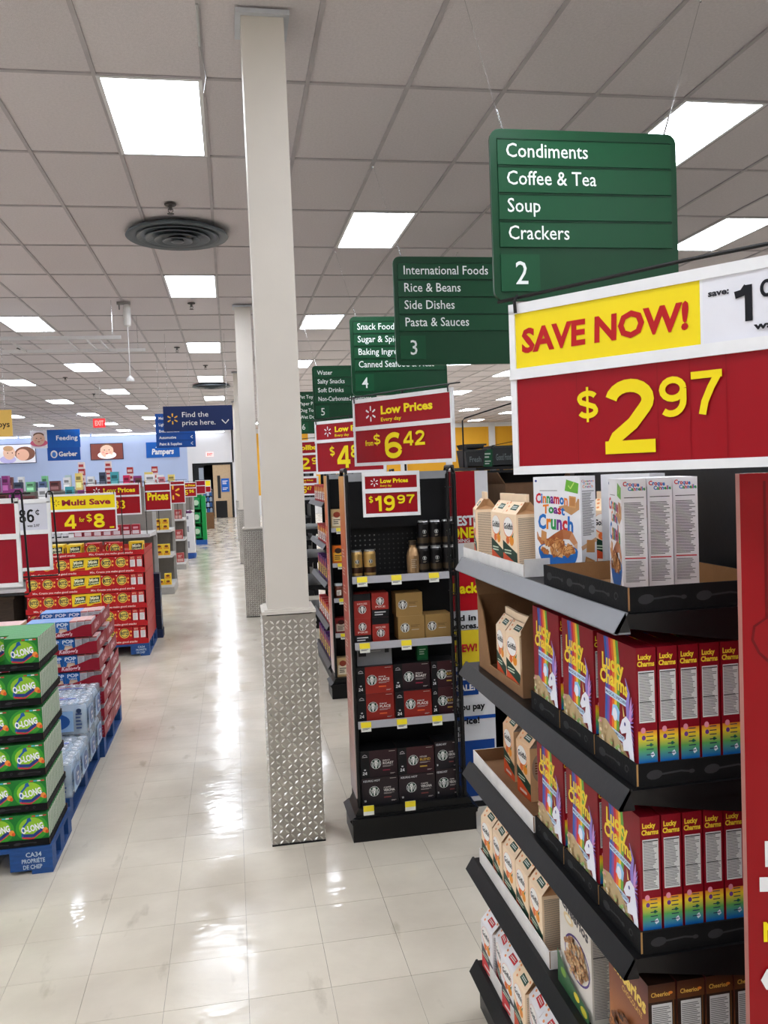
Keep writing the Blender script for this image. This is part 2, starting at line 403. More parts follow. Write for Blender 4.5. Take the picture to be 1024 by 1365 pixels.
    for (i, j) in lights:
        x, y = CX+i*GX, CY+j*GY; lab = None
        for (lx, ly), s in named.items():
            if abs(x-lx) < .2 and abs(y-ly) < .2: lab = s
        sd = 'left' if x < 0 else 'right'; xs = sorted({a for a, b in lights if (CX+a*GX < 0) == (x < 0)}, key=lambda a: abs(CX+a*GX)); ys = sorted(b for a, b in lights if a == i)
        t = thing('ceiling_light', lab or 'ceiling light panel, %s from the camera in the %s row %s of the columns' % (NTH[ys.index(j)], NTH[xs.index(i)], sd), 'light', (x, y, 0), group=None if lab else 'distant ceiling light panels '+sd)
        for nm, me in (('frame', fm), ('diffuser', dm)):
            o = bpy.data.objects.new(nm, me); COL.objects.link(o); o.parent = t
    # walls
    BLU = (178, 194, 226); CRM = (222, 222, 224); YW = (240, 178, 38)
    mb = MB(); D = .25
    mb.box(XL, YF, 0, -2.0, YF+D, HC+.2, BLU); mb.box(-2.0, YF, 2.68, .2, YF+D, HC+.2, CRM); mb.box(-2.0, YF, 0, -1.80, YF+D, 2.68, CRM)
    mb.box(.12, YF, 0, .9, YF+D, HC+.2, CRM); mb.box(.9, YF, 0, XR, YF+D, HC+.2, YW)
    struct(mb.build('wall_back', M['wall']))
    mb = MB(); mb.box(XL-.2, YN, 0, XL, YF, HC+.2, BLU); struct(mb.build('wall_left', M['wall']))
    mb = MB(); mb.box(XR, YN, 0, XR+.2, YF, HC+.2, (225, 222, 214)); struct(mb.build('wall_right', M['wall']))
    mb = MB(); mb.box(XL, YN-.2, 0, XR, YN, HC+.2, (225, 222, 214)); struct(mb.build('wall_front', M['wall']))
    mb = MB()
    for x in (10.95, 13.25, 8.6, 6.3, 4.0): mb.box(x-.16, YF-.12, 0, x+.16, YF-.01, HC, (232, 232, 232))
    mb.box(.9, YF-.06, HC-.22, XR, YF-.01, HC, (240, 240, 238)); mb.box(.9, YF-.06, 0, XR, YF-.01, 1.0, (226, 226, 226))
    struct(mb.build('trim_1', M['wall']))
    mb = MB(); mb.box(XL, YF-.02, 0, -1.85, YF-.002, .1, (70, 70, 72)); struct(mb.build('baseboard_back', M['wall']))
    for k, (a, b) in enumerate(((-16.5, -9.6), (-9.5, -6.4), (-6.3, -3.2), (-3.1, -.2))):
        t = thing('wall_light_strip', 'long fluorescent light strip along the top of the back wall', 'light', ((a+b)/2, YF-.3, HC-.08), group='fluorescent strips over the back wall')
        l = (b-a)/2
        mb = MB(); mb.box(-l, -.06, .02, l, .06, .078, WHT); mb.build('frame', M['plastic'], t)
        mb = MB(); mb.box(-l+.01, -.055, -.03, l-.01, .055, .02, WHT); mb.build('diffuser', M['strip'], t)
    # back door
    t = thing('door_1', 'tall black framed double door in the back wall, right leaf beige', 'door', (-.84, YF, 0)); t['kind'] = 'structure'
    mb = MB(); mb.box(-.95, .02, 2.58, .95, .2, 2.67, BLK); mb.box(-.95, .02, 0, -.87, .2, 2.58, BLK); mb.box(.86, .02, 0, .95, .2, 2.58, BLK); mb.build('door_frame', M['black'], t)
    mb = MB(); mb.box(-1.1, 2.2, 0, 1.1, 2.3, 3, (14, 14, 16)); mb.box(-1.2, .26, 0, -1.1, 2.2, 3, (14, 14, 16)); mb.box(1.1, .26, 0, 1.2, 2.2, 3, (14, 14, 16)); mb.box(-1.2, .26, 2.9, 1.2, 2.3, 3, (14, 14, 16)); mb.build('dark_passage', M['wall'], t)
    mb = MB(); mb.box(-.86, .08, .01, -.42, .14, 2.57, (24, 24, 26)); o = mb.build('door_leaf', M['paint'], t); tag(o, 'black left door leaf')
    mb = MB(); mb.box(-.66, .06, 1.5, -.44, .08, 2.45, (150, 160, 172)); mb.build('window_pane', M['plastic'], o)
    mb = MB(); mb.box(.0, .08, .01, .85, .14, 2.57, (196, 170, 136)); o = mb.build('door_leaf', M['paint'], t); tag(o, 'beige right door leaf')
    mb = MB(); mb.box(.2, .05, .95, .34, .079, 2.05, (14, 14, 16)); mb.build('window_pane', M['plastic'], o)
    mb = MB(); mb.box(.08, .05, .0, .62, .079, .82, (20, 20, 22)); mb.build('kick_plate', M['paint'], o)
    mb = MB(); mb.box(.38, .05, 1.25, .76, .079, 1.9, (30, 98, 190)); f = Face(mb, (.38, .05, 1.25), (1, 0, 0), (0, 0, 1), 0, .002)
    f.rule(.06, .36, .26, .2, 3, WHT); f.rule(.06, .08, .26, .14, 2, WHT); mb.build('notice', M['sign'], o)
setting()
# ---------------------------------------------------------------- columns
def lug_mesh(w, h):
    """raised diamond lugs over the four faces of the cladding"""
    mb = MB(); p = .028
    for s in range(4):
        c, q = [(1, 0), (0, 1), (-1, 0), (0, -1)][s]
        U = Vector((c, q, 0)); N = Vector((q, -c, 0)); O = N*(w/2)-U*(w/2)
        nu, nv = int(w/p), int((h-.01)/p)
        for i in range(nu):
            for j in range(nv):
                d = 1 if (i+j) % 2 else -1; uc, vc = (i+.5)*w/nu, (j+.6)*p
                a, b = (.0165, .006)
                dx, dy = .66*d, .75; 
                def P(t, r, n): return O+U*(uc+(t*dx-r*dy)*1)+Vector((0, 0, 1))*(vc+(t*dy*.9+r*dx))+N*n
                vs = [P(-a, 0, .0002), P(0, -b, .0002), P(a, 0, .0002), P(0, b, .0002), P(-a*.5, 0, .0052), P(a*.5, 0, .0052)]
                mb.faces(vs, [(0, 1, 5, 4), (1, 2, 5), (2, 3, 4, 5), (3, 0, 4)], WHT)
    return mb.mesh('tread_lugs', M['lug'])
def columns():
    w = .27; me = lug_mesh(w, 1.2)
    labs = ['nearest square white column with diamond plate base, floor to ceiling', 'second white column down the walkway, partly behind the nearest one', 'third white column down the walkway, thin sliver left of the second', 'farthest white column at the end of the walkway']
    for k in range(4):
        y = 4.36+w/2+7.35*k
        t = thing('column', labs[k], 'column', (.128+w/2, y, 0))
        mb = MB(); mb.box(-.107, -.107, 1.2, .107, .107, HC-.02, WHT); mb.build('shaft', M['colpaint'], t)
        mb = MB(); mb.box(-w/2+.002, -w/2+.002, 0.004, w/2-.002, w/2-.002, 1.2, WHT); mb.build('plate_cladding', M['plate'], t)
        mb = MB()
        for sx in (-1, 1):
            for sy in (-1, 1):
                x, yy = sx*(w/2+.001), sy*(w/2+.001)
                mb.box(min(x, x-sx*.02), min(yy, yy-sy*.02), .004, max(x, x-sx*.02), max(yy, yy-sy*.02), 1.205, WHT)
        mb.build('corner_angle', M['plate'], t)
        o = bpy.data.objects.new('tread_lugs', me); COL.objects.link(o); o.parent = t; o['kind'] = 'stuff'
        mb = MB(); mb.box(-w/2-.003, -w/2-.003, 1.206, w/2+.003, w/2+.003, 1.222, WHT); mb.box(-w/2+.01, -w/2+.01, 1.222, w/2-.01, w/2-.01, 1.229, WHT); mb.build('cap', M['colpaint'], t)
        mb = MB(); mb.box(-.135, -.135, HC-.03, .135, .135, HC-.006, (205, 208, 214)); mb.build('ceiling_collar', M['paint'], t)
        mb = MB(); mb.box(-w/2-.004, -w/2-.004, 0, w/2+.004, w/2+.004, .008, (30, 30, 30)); mb.build('base_strip', M['black'], t)
columns()
# ---------------------------------------------------------------- signs
def board(mb, w, h, d, r, col, mi=0):
    p = []
    for cx, cy, a0 in ((w-r, r, -90), (w-r, h-r, 0), (r, h-r, 90), (r, r, 180)):
        for i in range(5): a = math.radians(a0+i*22.5); p.append((cx+r*math.cos(a), cy+r*math.sin(a)))
    mb.prism(p, 'y', 0, d, col, mi)
def aisle_sign(x, y, rows, num, label, w=.98, h=.83, z=2.73):
    G = (10, 62, 34); G2 = (12, 71, 40)
    t = thing('aisle_sign', label, 'sign', (x, y, z))
    mb = MB(); board(mb, w, h, .022, .05, G); mb.build('sign_panel', M['sign'], t)
    rh = .132; top = h-.05
    for i, s in enumerate(rows):
        mb = MB(); y0 = top-(i+1)*rh+.01
        mb.box(.035, -.008, y0-.002, w-.035, -.0005, y0+rh-.012, G2)
        mb.box(.035, -.011, y0+rh-.012, w-.035, -.0005, y0+rh-.007, (8, 50, 28)); mb.build('row_panel', M['sign'], t)
        f = MB(); F = Face(f, (.035, -.0085, y0), (1, 0, 0), (0, 0, 1), 0, .0006)
        ww = textwidth(s)*.066/CAP*.9
        F.text(s, .04, .035, .066, (240, 244, 240), 0, sx=.9 if ww < .82 else .9*.82/ww); f.build('lettering', M['sign'], t)
    mb = MB(); mb.box(.035, -.006, .045, .235, -.0005, .225, (14, 76, 44)); mb.build('number_plate', M['sign'], t)
    f = MB(); F = Face(f, (.035, -.0065, .045), (1, 0, 0), (0, 0, 1), 0, .0006); F.text(num, .07, .035, .11, (236, 240, 236), 0, sx=.9); f.build('number', M['sign'], t)
    for sx, x0, x1 in ((-1, .075, -.12), (1, w-.065, w+.16)):
        mb = MB(); a = Vector((x0, .01, h-.03)); b = Vector((x1, .01, HC-z-.004)); n = 9
        mb.tube([a, a+(b-a)*.16], .0022, (205, 205, 205)); mb.tube([a+(b-a)*.16, b], .0013, (190, 190, 190))
        for i in range(n): 
            p = a+(b-a)*(.17*i/n); mb.lathe([(.001, p.z), (.0055, p.z+.006), (.0055, p.z+.014), (.001, p.z+.02)], p.x, p.y, (215, 215, 215), 6)
        mb.lathe([(.006, b.z-.012), (.011, b.z-.002), (.011, b.z)], b.x, b.y, (60, 60, 60), 8)
        mb.build('hanging_wire', M['chrome'], t)
aisle_sign(1.315, 4.04, ['Condiments', 'Coffee & Tea', 'Soup', 'Crackers'], '2', 'nearest and largest green hanging aisle sign, number 2, Condiments to Crackers')
aisle_sign(1.30, 6.47, ['International Foods', 'Rice & Beans', 'Side Dishes', 'Pasta & Sauces'], '3', 'green hanging aisle sign number 3, International Foods to Pasta & Sauces')
aisle_sign(1.31, 8.95, ['Snack Foods', 'Sugar & Spices', 'Baking Ingredients', 'Canned Seafood & Meat'], '4', 'green hanging aisle sign number 4, Snack Foods to Canned Seafood', 1.04)
aisle_sign(1.29, 12.95, ['Water', 'Salty Snacks', 'Soft Drinks', 'Non-Carbonated Beverages'], '5', 'green hanging aisle sign number 5, Water to Beverages')
aisle_sign(1.33, 16.9, ['Pet Toys', 'Paper Products', 'Dog Toys', 'Wet Dog Food'], '6', 'farthest green hanging aisle sign beside the column, number 6')

def price_sign(loc, rz, w, h, label, draw, split=.42, holder='pole', drop=0.3):
    """white framed flag sign, two inserts; origin at the lower left corner of the frame"""
    t = thing('price_sign', label, 'sign', loc, rz); b = .014; zs = h*(1-split)
    mb = MB()
    mb.box(0, 0, 0, w, .012, b*1.25, WHT); mb.box(0, 0, h-b*1.5, w, .012, h, WHT); mb.box(0, 0, b, b, .012, h-b, WHT); mb.box(w-b, 0, b, w, .012, h-b, WHT)
    mb.box(0, -.004, zs-b*.8, w, .012, zs+b*.8, WHT); mb.box(0, .012, 0, w, .016, h, (225, 225, 225)); mb.build('sign_frame', M['plastic'], t)
    for nm, z0, z1, k in (('lower_insert', b*1.25, zs-b*.8, 0), ('upper_insert', zs+b*.8, h-b*1.5, 1)):
        mb = MB(); W, H = w-2*b, z1-z0
        mb.box(b, .004, z0, w-b, .010, z1, RED)
        F = Face(mb, (b, .004, z0), (1, 0, 0), (0, 0, 1), 0, .0004); draw(F, W, H, k); mb.build(nm, M['sign'], t)
    if holder:
        mb = MB(); e = .018
        mb.tube([(-.03, .006, h+e-.006), (w*.45, .006, h+e+.002), (w+.05, .006, h+e)], .0038)
        for x in (.02, w-.02): mb.tube([(x, .006, h+e), (x, -.006, h+.004), (x, -.004, h-.02)], .0035)
        if holder == 'pole': mb.tube([(w+.05, .006, h+e), (w+.05, .02, h*.5), (w+.05, .03, -drop)], .005)
        if holder == 'left': mb.tube([(w*.5, .024, h+e), (w*.5, .024, h*.5), (w*.5, .03, -drop)], .006)
        mb.build('wire_holder', M['black'], t)
    return t
def d_save(F, W, H, k):
    if k:
        F.rect(0, 0, W*.48, H, YEL); F.rect(W*.48, 0, W*.52, H, (232, 232, 238)); F.rect(W*.477, 0, W*.006, H, WHT)
        F.text('SAVE NOW!', W*.018, H*.29, H*.4, (186, 22, 24), 2, w=W*.435, shear=.04)
        F.text('save:', W*.495, H*.72, H*.09, (40, 40, 48), 2, w=W*.045); F.num('1', W*.55, H*.26, H*.54, (20, 20, 26), w=W*.04); F.num('01', W*.603, H*.58, H*.25, (20, 20, 26), w=W*.05)
        F.text('was 3.98', W*.592, H*.12, H*.1, (20, 20, 26), 2, w=W*.12)
    else:
        F.rect(0, 0, W, H, (156, 6, 22))
        for x in (.17, .375, .45, .53): F.rect(W*x, 0, .0012, H, (138, 4, 18))
        F.num('$', W*.17, H*.47, H*.34, YEL, w=W*.06, wt=.14); F.num('2', W*.245, H*.1, H*.76, YEL, w=W*.125, wt=.16); F.num('9', W*.38, H*.44, H*.4, YEL, w=W*.065, wt=.15); F.num('7', W*.455, H*.44, H*.42, YEL, w=W*.068, wt=.15)
price_sign((.597, 1.745, 1.897), math.atan2(-.8, .6), .86, .36, 'large yellow and red SAVE NOW sign priced 2.97, tilted, at the right', d_save, .41, 'pole')
def d_low(price, cents, pre=''):
    def d(F, W, H, k):
        if k:
            F.spark(W*.18, H*.5, H*.33, WHT); F.text('Low Prices', W*.29, H*.44, H*.32, YEL, 2, w=W*.54); F.text('Every day', W*.29, H*.14, H*.15, YEL, 1, w=W*.22)
        else:
            for x in (.2, .42, .62, .8): F.rect(W*x, 0, .0012, H, (138, 4, 18))
            if pre: F.text(pre, W*.11, H*.52, H*.16, YEL, 1, w=W*.09)
            n = len(price); x0 = .2 if n < 2 else .06; F.num('$', W*x0, H*.52, H*.34, YEL, w=W*.085, wt=.14); F.num(price, W*(x0+.12), H*.1, H*.76, YEL, w=W*(.2 if n < 2 else .38)); x = .53 if n < 2 else .6
            F.num(cents, W*x, H*.44, H*.42, YEL, w=W*(.22 if n < 2 else .34))
    return d
price_sign((.67, 4.60, 1.95), math.atan2(-.6, .4), .72, .36, 'red Low Prices sign priced 6.42 above the coffee rack', d_low('6', '42', 'from'), .44, 'left', .05)
price_sign((.60, 6.02, 1.915), math.atan2(-.55, .42), .66, .37, 'red Low Prices sign priced 4.88, partly hidden by the 6.42 sign', d_low('4', '88'), .38, 'left', .1)
price_sign((.655, 4.262, 1.687), math.radians(-3), .295, .228, 'small red sign priced 19.97 hanging on the front of the coffee rack', d_low('19', '97'), .42, None)
def d_roll(F, W, H, k):
    if k: F.text('Rollback', W*.06, H*.3, H*.42, YEL, 2, w=W*.8)
    else: F.num('2', W*.14, H*.16, H*.68, YEL, w=W*.3); F.num('96', W*.48, H*.44, H*.4, YEL, w=W*.36)
price_sign((.66, 9.1, 1.93), math.atan2(-.3, .35), .5, .35, 'red Rollback sign priced 2.96 just right of the nearest column', d_roll, .42, 'pole', .1)
price_sign((.66, 9.0, 1.70), math.atan2(-.3, .35), .3, .2, 'small red sign under the Rollback sign beside the column', d_low('5', '47'), .42, None)
def d_multi(F, W, H, k):
    if k:
        F.rect(0, 0, W, H, YEL); F.spark(W*.09, H*.5, H*.26, (150, 110, 20)); F.text('Multi Save', W*.17, H*.3, H*.4, (150, 20, 50), 2, w=W*.76)
    else:
        F.num('4', W*.2, H*.12, H*.7, YEL, w=W*.18); F.text('for', W*.43, H*.45, H*.22, YEL, 1, w=W*.08); F.num('$', W*.54, H*.42, H*.42, YEL, w=W*.09, wt=.14); F.num('8', W*.65, H*.12, H*.7, YEL, w=W*.18); F.rect(W*.9, H*.07, W*.07, H*.08, YEL)
price_sign((-1.92, 9.555, 1.393), 0, .69, .415, 'yellow and red Multi Save sign, 4 for 8 dollars, above the cracker pallet', d_multi, .42, 'pole', .25)
def d_86(F, W, H, k):
    if k: F.rect(0, 0, W, H, (216, 216, 226)); F.num('86', W*.72, H*.28, H*.5, (12, 12, 14), w=W*.15); F.num('\u00a2', W*.885, H*.5, H*.3, (12, 12, 14), w=W*.045, wt=.12); F.text('was 2.97', W*.8, H*.12, H*.09, (30, 30, 30), 1, w=W*.12)
    else:
        F.rect(0, 0, W, H, (150, 8, 36)); F.num('7', W*.56, H*.3, H*.6, YEL, w=W*.155)
price_sign((-1.447, 4.62, 1.475), 0, .52, .37, 'white and dark red sign reading 86 cents, second from the left edge', d_86, .46, None)
def d_plain(F, W, H, k): F.rect(0, 0, W, H, (150, 8, 34))
price_sign((-1.55, 3.7, 1.5), 0, .685, .366, 'blank dark red sign in a white frame cut by the left edge', d_plain, .43, 'left', 1.5)
for nm, x, y, z0, z1, lab in (('sign_wire', -.862, 3.69, 1.48, 1.885, 'black wire holder bent around the right edge of the blank red sign'), ('sign_wire', -.921, 4.6, 1.46, 1.87, 'black wire holder bent around the right edge of the 86 cents sign')):
    t = MB(); t.tube([(x-.012, y-.012, z1-.02), (x-.012, y-.012, z1), (x-.004, y-.012, z1+.01), (x+.012, y-.012, z1+.01), (x+.018, y-.012, z1), (x+.03, y-.012, z0), (x+.022, y-.012, z0-.01), (x-.6, y+.03, z0-.02)], .0045)
    tag(t.build(nm, M['black']), lab, 'wire')
def d_33(F, W, H, k):
    if k: F.spark(W*.2, H*.5, H*.35, WHT); F.text('Low Prices', W*.32, H*.3, H*.42, YEL, 2, w=W*.6)
    else: F.num('33', W*.5, H*.3, H*.5, YEL, w=W*.22)
price_sign((-1.775, 10.94, 1.507), 0, .665, .392, 'red Low Prices sign ending in 33 behind the Multi Save sign', d_33, .4, 'pole', .25)
def d_pr(F, W, H, k):
    if k == 0: F.text('Prices', W*.08, H*.55, H*.42, YEL, 2, w=W*.84)
price_sign((-1.43, 14.632, 1.415), 0, .435, .465, 'red sign reading only Prices on the second grey shelf end', d_pr, .3, 'left', .33)
def d_sp(F, W, H, k):
    if k == 0: F.spark(W*.25, H*.6, H*.42, (250, 190, 60))
price_sign((-1.31, 18.532, 1.415), 0, .345, .485, 'red sign with yellow starburst on the third shelf end', d_sp, .18, 'left', .33)
def d_506(F, W, H, k):
    if k: F.text('Low Prices', W*.05, H*.3, H*.4, YEL, 2, w=W*.9)
    else: F.num('5', W*.2, H*.2, H*.6, YEL, w=W*.22); F.num('96', W*.5, H*.45, H*.4, YEL, w=W*.36)
price_sign((-1.29, 22.982, 1.455), 0, .39, .39, 'small red sign ending in 96 far down the walkway', d_506, .4, 'left', .37)
price_sign((-1.09, 26.992, 1.45), 0, .31, .43, 'tiny plain red sign beyond the 96 sign', d_plain, .4, 'left', .37)
def d_y(F, W, H, k):
    if k: F.rect(0, 0, W, H, YEL)
price_sign((-1.05, 30.992, 1.43), 0, .34, .44, 'tiny yellow and red sign farthest down the walkway', d_y, .5, 'left', .35)
# hanging blue signs
def hang_sign(name, x, y, z, w, h, col, label, draw, top=True, mat='sign'):
    t = thing(name, label, 'sign', (x, y, z)); mb = MB(); mb.box(0, 0, 0, w, .03, h, col); mb.build('sign_panel', M[mat], t)
    mb = MB(); F = Face(mb, (0, 0, 0), (1, 0, 0), (0, 0, 1), 0, .002); draw(F, w, h)
    if mb.f: mb.build('lettering', M[mat], t)
    if top:
        mb = MB()
        for a in (.08, w-.08): mb.tube([(a, .015, h-.004), (a, .015, HC-z-.004)], .003, (170, 170, 170), 5)
        mb.build('hanging_wire', M['chrome'], t)
    return t
NAVY = (18, 40, 92)
def d_find(F, w, h):
    F.spark(w*.13, h*.5, h*.22, (248, 190, 60)); F.text('Find the', w*.26, h*.56, h*.2, WHT, 0, w=w*.39); F.text('price here.', w*.26, h*.24, h*.2, WHT, 0, w=w*.49)
    F.band([(w*.84, h*.42), (w*.89, h*.27), (w*.94, h*.42)], .016, WHT)
hang_sign('direction_sign', -1.01, 14.0, 2.69, 1.09, .4, NAVY, 'dark blue hanging sign reading Find the price here', d_find)
def d_list(F, w, h):
    for i, s in enumerate(('Main', 'Lighting', 'Entertainment', 'Automotive', 'Paint & Supplies')):
        y = h*(.83-.19*i); F.text(s, w*.08, y, h*.075, WHT, 1, w=min(.8*w, textwidth(s)*h*.1)); F.rect(w*.03, y-h*.06, w*.94, .008, (14, 50, 110))
        if i > 2: F.band([(w*.93, y), (w*.88, y+h*.04), (w*.93, y+h*.08)], .012, WHT)
hang_sign('direction_sign', -1.30, 16.0, 2.51, .70, .62, (22, 74, 150), 'blue hanging list sign with Automotive and Paint rows behind the dark blue one', d_list)
def d_toys(F, w, h): F.text('Toys', w*.97, h*.35, h*.22, (60, 44, 20), 1, al='r')
hang_sign('direction_sign', -3.62, 12.0, 2.58, .8, .35, (226, 184, 92), 'yellow hanging sign ending in ys, cut by the left edge', d_toys)
SKIN = (232, 190, 166)
def d_baby(F, w, h, cx=.5, cy=.5, r=.4, bg=(214, 220, 232), cloth=(240, 240, 244)):
    F.rect(.03, .03, w-.06, h-.06, bg); F.ell(w*cx, h*(cy-r*.62), h*r*1.3, h*r*.55, cloth); F.ell(w*cx, h*cy, h*r*.92, h*r, SKIN); F.ell(w*cx, h*(cy+r*.6), h*r*.8, h*r*.42, (120, 84, 60))
    F.ell(w*cx, h*(cy+r*.2), h*r*.82, h*r*.62, SKIN)
    for s in (-1, 1): F.ell(w*cx+s*h*r*.33, h*(cy+r*.1), h*r*.09, h*r*.07, (50, 36, 30)); F.ell(w*cx+s*h*r*.5, h*(cy-r*.22), h*r*.16, h*r*.12, (236, 160, 146))
    F.ell(w*cx, h*(cy-r*.1), h*r*.08, h*r*.06, (214, 150, 130)); F.ell(w*cx, h*(cy-r*.42), h*r*.2, h*r*.08, (196, 90, 90))
def d_two(F, w, h):
    F.rect(.03, .03, w-.06, h-.06, (226, 226, 232)); F.ell(w*.72, h*.5, h*.5, h*.36, (120, 76, 56)); F.ell(w*.66, h*.44, h*.32, h*.3, (226, 176, 150)); F.ell(w*.28, h*.22, h*.4, h*.2, (186, 180, 220)); F.ell(w*.32, h*.55, h*.3, h*.34, SKIN)
    F.ell(w*.3, h*.78, h*.25, h*.14, (190, 150, 110)); F.ell(w*.28, h*.55, h*.03, h*.03, (50, 36, 30)); F.ell(w*.4, h*.55, h*.03, h*.03, (50, 36, 30)); F.ell(w*.56, h*.5, h*.03, h*.025, (50, 36, 30))
YW_ = YF-.031
hang_sign('wall_poster', -10.6, YW_, 2.97, 1.72, .9, (20, 24, 60), 'wall poster of a mother and baby nose to nose, at the left', d_two, False, 'screen')
hang_sign('wall_poster', -6.45, YW_, 3.0, 1.5, .78, (20, 24, 60), 'wall poster of a baby drinking from a white bottle', lambda F, w, h: (d_baby(F, w, h, .5, .55, .42, (120, 60, 50)), F.ell(w*.56, h*.2, h*.2, h*.14, WHT)), False, 'screen')
hang_sign('wall_poster', -6.49, 30.0, 3.15, .52, .59, (240, 240, 244), 'square baby face poster attached left of the blue Feeding sign', lambda F, w, h: d_baby(F, w, h, .5, .52, .36, (236, 226, 232), (228, 110, 140)))
def d_feed(F, w, h): F.text('Feeding', w*.26, h*.42, h*.25, WHT, 1, w=w*.66)
hang_sign('department_sign', -5.965, 30.0, 3.15, 1.05, .6, (24, 96, 184), 'bright blue hanging sign reading Feeding', d_feed)
def d_gerb(F, w, h): F.ell(w*.2, h*.5, h*.26, h*.3, WHT); F.ell(w*.2, h*.48, h*.15, h*.2, (70, 130, 210)); F.text('Gerber', w*.34, h*.33, h*.34, WHT, 2, w=w*.56)
hang_sign('department_sign', -5.985, 30.0, 2.72, 1.05, .43, (22, 88, 178), 'blue sign with white baby head logo under the Feeding sign', d_gerb, False)
def d_pamp(F, w, h): F.text('Pampers', w*.16, h*.22, h*.34, WHT, 2, w=w*.66, shear=.1); F.ell(w*.5, h*.66, w*.22, h*.07, WHT); F.ell(w*.5, h*.62, w*.2, h*.07, (24, 96, 184))
hang_sign('department_sign', -3.9, YW_, 3.02, 1.55, .74, (24, 96, 184), 'blue wall sign left of the door reading Pampers', d_pamp, False)
def d_exit(F, w, h): F.text('EXIT', w*.14, h*.24, h*.52, (255, 150, 140), 2, w=w*.72)
hang_sign('exit_sign', -2.98, 20.0, 3.16, .26, .2, (222, 40, 44), 'small red exit sign hanging from the ceiling on the left', d_exit, True, 'exit')
hang_sign('exit_sign', -1.12, YF-.031, 2.98, .36, .22, (236, 190, 186), 'pale red exit sign on the wall above the back door', lambda F, w, h: F.text('EXIT', w*.14, h*.24, h*.52, (214, 60, 60), 2, w=w*.72), False, 'exit')
# ---------------------------------------------------------------- ceiling fittings
def vent(x, y, lab):
    t = thing('air_diffuser', lab, 'vent', (x, y, HC-.006)); K = (96, 104, 110); D = (40, 44, 48)
    mb = MB(); mb.lathe([(.40, -.045), (.46, -.06), (.47, -.05), (.46, -.03), (.40, -.004)], 0, 0, K, 40); mb.build('rim', M['paint'], t, smooth=True)
    for i, r in enumerate((.38, .30, .22, .14)):
        mb = MB(); n = 36; z = -.05-.012*i; cc = (112, 120, 126) if i % 2 else K
        pr_ = [(r-.075, z+.02), (r-.01, z-.012), (r, z-.008), (r-.06, z+.028)]; rings = []
        for q, zz in pr_: rings.append([(q*math.cos(a*2*math.pi/n), q*math.sin(a*2*math.pi/n), zz) for a in range(n)])
        for k in range(4):
            A, B = rings[k], rings[(k+1) % 4]
            for a in range(n): mb.face([A[a], B[a], B[(a+1) % n], A[(a+1) % n]], cc)
        mb.build('cone', M['paint'], t, smooth=True)
    mb = MB(); mb.lathe([(.03, -.11), (.06, -.1), (.06, -.09), (.02, -.01)], 0, 0, K, 16); mb.lathe([(.38, -.012), (.38, -.008)], 0, 0, D, 30); mb.build('hub', M['paint'], t)
vent(-.385, 8.27, 'large round grey ceiling air vent left of the nearest column'); vent(-.36, 21.6, 'small far round ceiling air vent above the blue sign')
def sprinkler():
    mb = MB(); mb.lathe([(.045, -.012), (.05, -.008), (.05, 0)], 0, 0, (70, 66, 64), 16); mb.lathe([(.012, -.05), (.016, -.045), (.016, -.012)], 0, 0, (90, 86, 84), 8)
    mb.tube([(-.018, 0, -.04), (-.02, 0, -.06), (0, 0, -.078)], .003, (60, 56, 54)); mb.tube([(.018, 0, -.04), (.02, 0, -.06), (0, 0, -.078)], .003, (60, 56, 54)); mb.lathe([(.026, -.084), (.03, -.08), (.004, -.076)], 0, 0, (70, 66, 64), 12)
    return mb.mesh('sprinkler', M['paint'])
sm = sprinkler()
for x, y, l in ((-.393, 7.47, 'dark sprinkler head above the large round vent'), (-.403, 11.6, 'dark sprinkler head below the light panel left of the columns'), (-.82, 15.43, 'dark sprinkler head left of the far light panel'), (-3.4, 15.3, 'dark sprinkler head at the far left of the ceiling'),
                (-3.44, 19.53, 'small sprinkler head beyond the far left one'), (-3.4, 23.2, 'tiny sprinkler head near the exit sign'), (4.9, 20.3, 'small sprinkler head right of the green signs'), (-.4, 17.9, 'small sprinkler head just before the far round vent')):
    inst(sm, 'sprinkler_head', (x, y, HC-.005), 0, l, 'sprinkler')
t = thing('scanner_mount', 'white bracket on the ceiling with a thin hanging rod and small plate', 'mount', (-1.22, 11.5, HC-.006))
mb = MB(); mb.box(-.12, -.02, -.035, .05, .02, 0, (150, 148, 146)); mb.box(-.1, -.015, -.1, -.085, .015, -.035, (120, 118, 116)); mb.build('bracket', M['paint'], t)
mb = MB(); mb.lathe([(.02, -.32), (.045, -.3), (.05, -.08), (.03, -.035)], 0, 0, (214, 212, 208), 12); mb.build('housing', M['plastic'], t)
mb = MB(); mb.tube([(0, 0, -.31), (0, 0, -.96)], .006, (220, 220, 220)); mb.lathe([(.05, -1.02), (.05, -.99), (.012, -.95)], 0, 0, (226, 226, 226), 10); mb.build('hanging_rod', M['plastic'], t)
t = thing('cable_rails', 'thin white ceiling rails with cross pieces running to the left edge', 'rail', (0, 0, 0))
mb = MB(); mb.box(-6.5, 12.48, HC-.5, -1.1, 12.52, HC-.455, (214, 212, 210)); mb.build('rail', M['plastic'], t)
mb = MB(); mb.box(-6.5, 11.38, HC-.5, -1.3, 11.42, HC-.455, (196, 194, 192)); mb.build('rail', M['plastic'], t)
for k in range(5): mb = MB(); mb.box(-1.6-k*.16 if k < 2 else -2.0-(k-2)*.7, 11.42, HC-.49, -1.58-k*.16 if k < 2 else -1.98-(k-2)*.7, 12.48, HC-.47, (206, 204, 202)); mb.build('cross_bar', M['plastic'], t)
mb = MB()
for x in (-1.2, -4): mb.tube([(x, 12.5, HC-.46), (x, 12.5, HC-.004)], .004, (170, 170, 170)); mb.tube([(x-.2, 11.4, HC-.46), (x-.2, 11.4, HC-.004)], .004, (170, 170, 170))
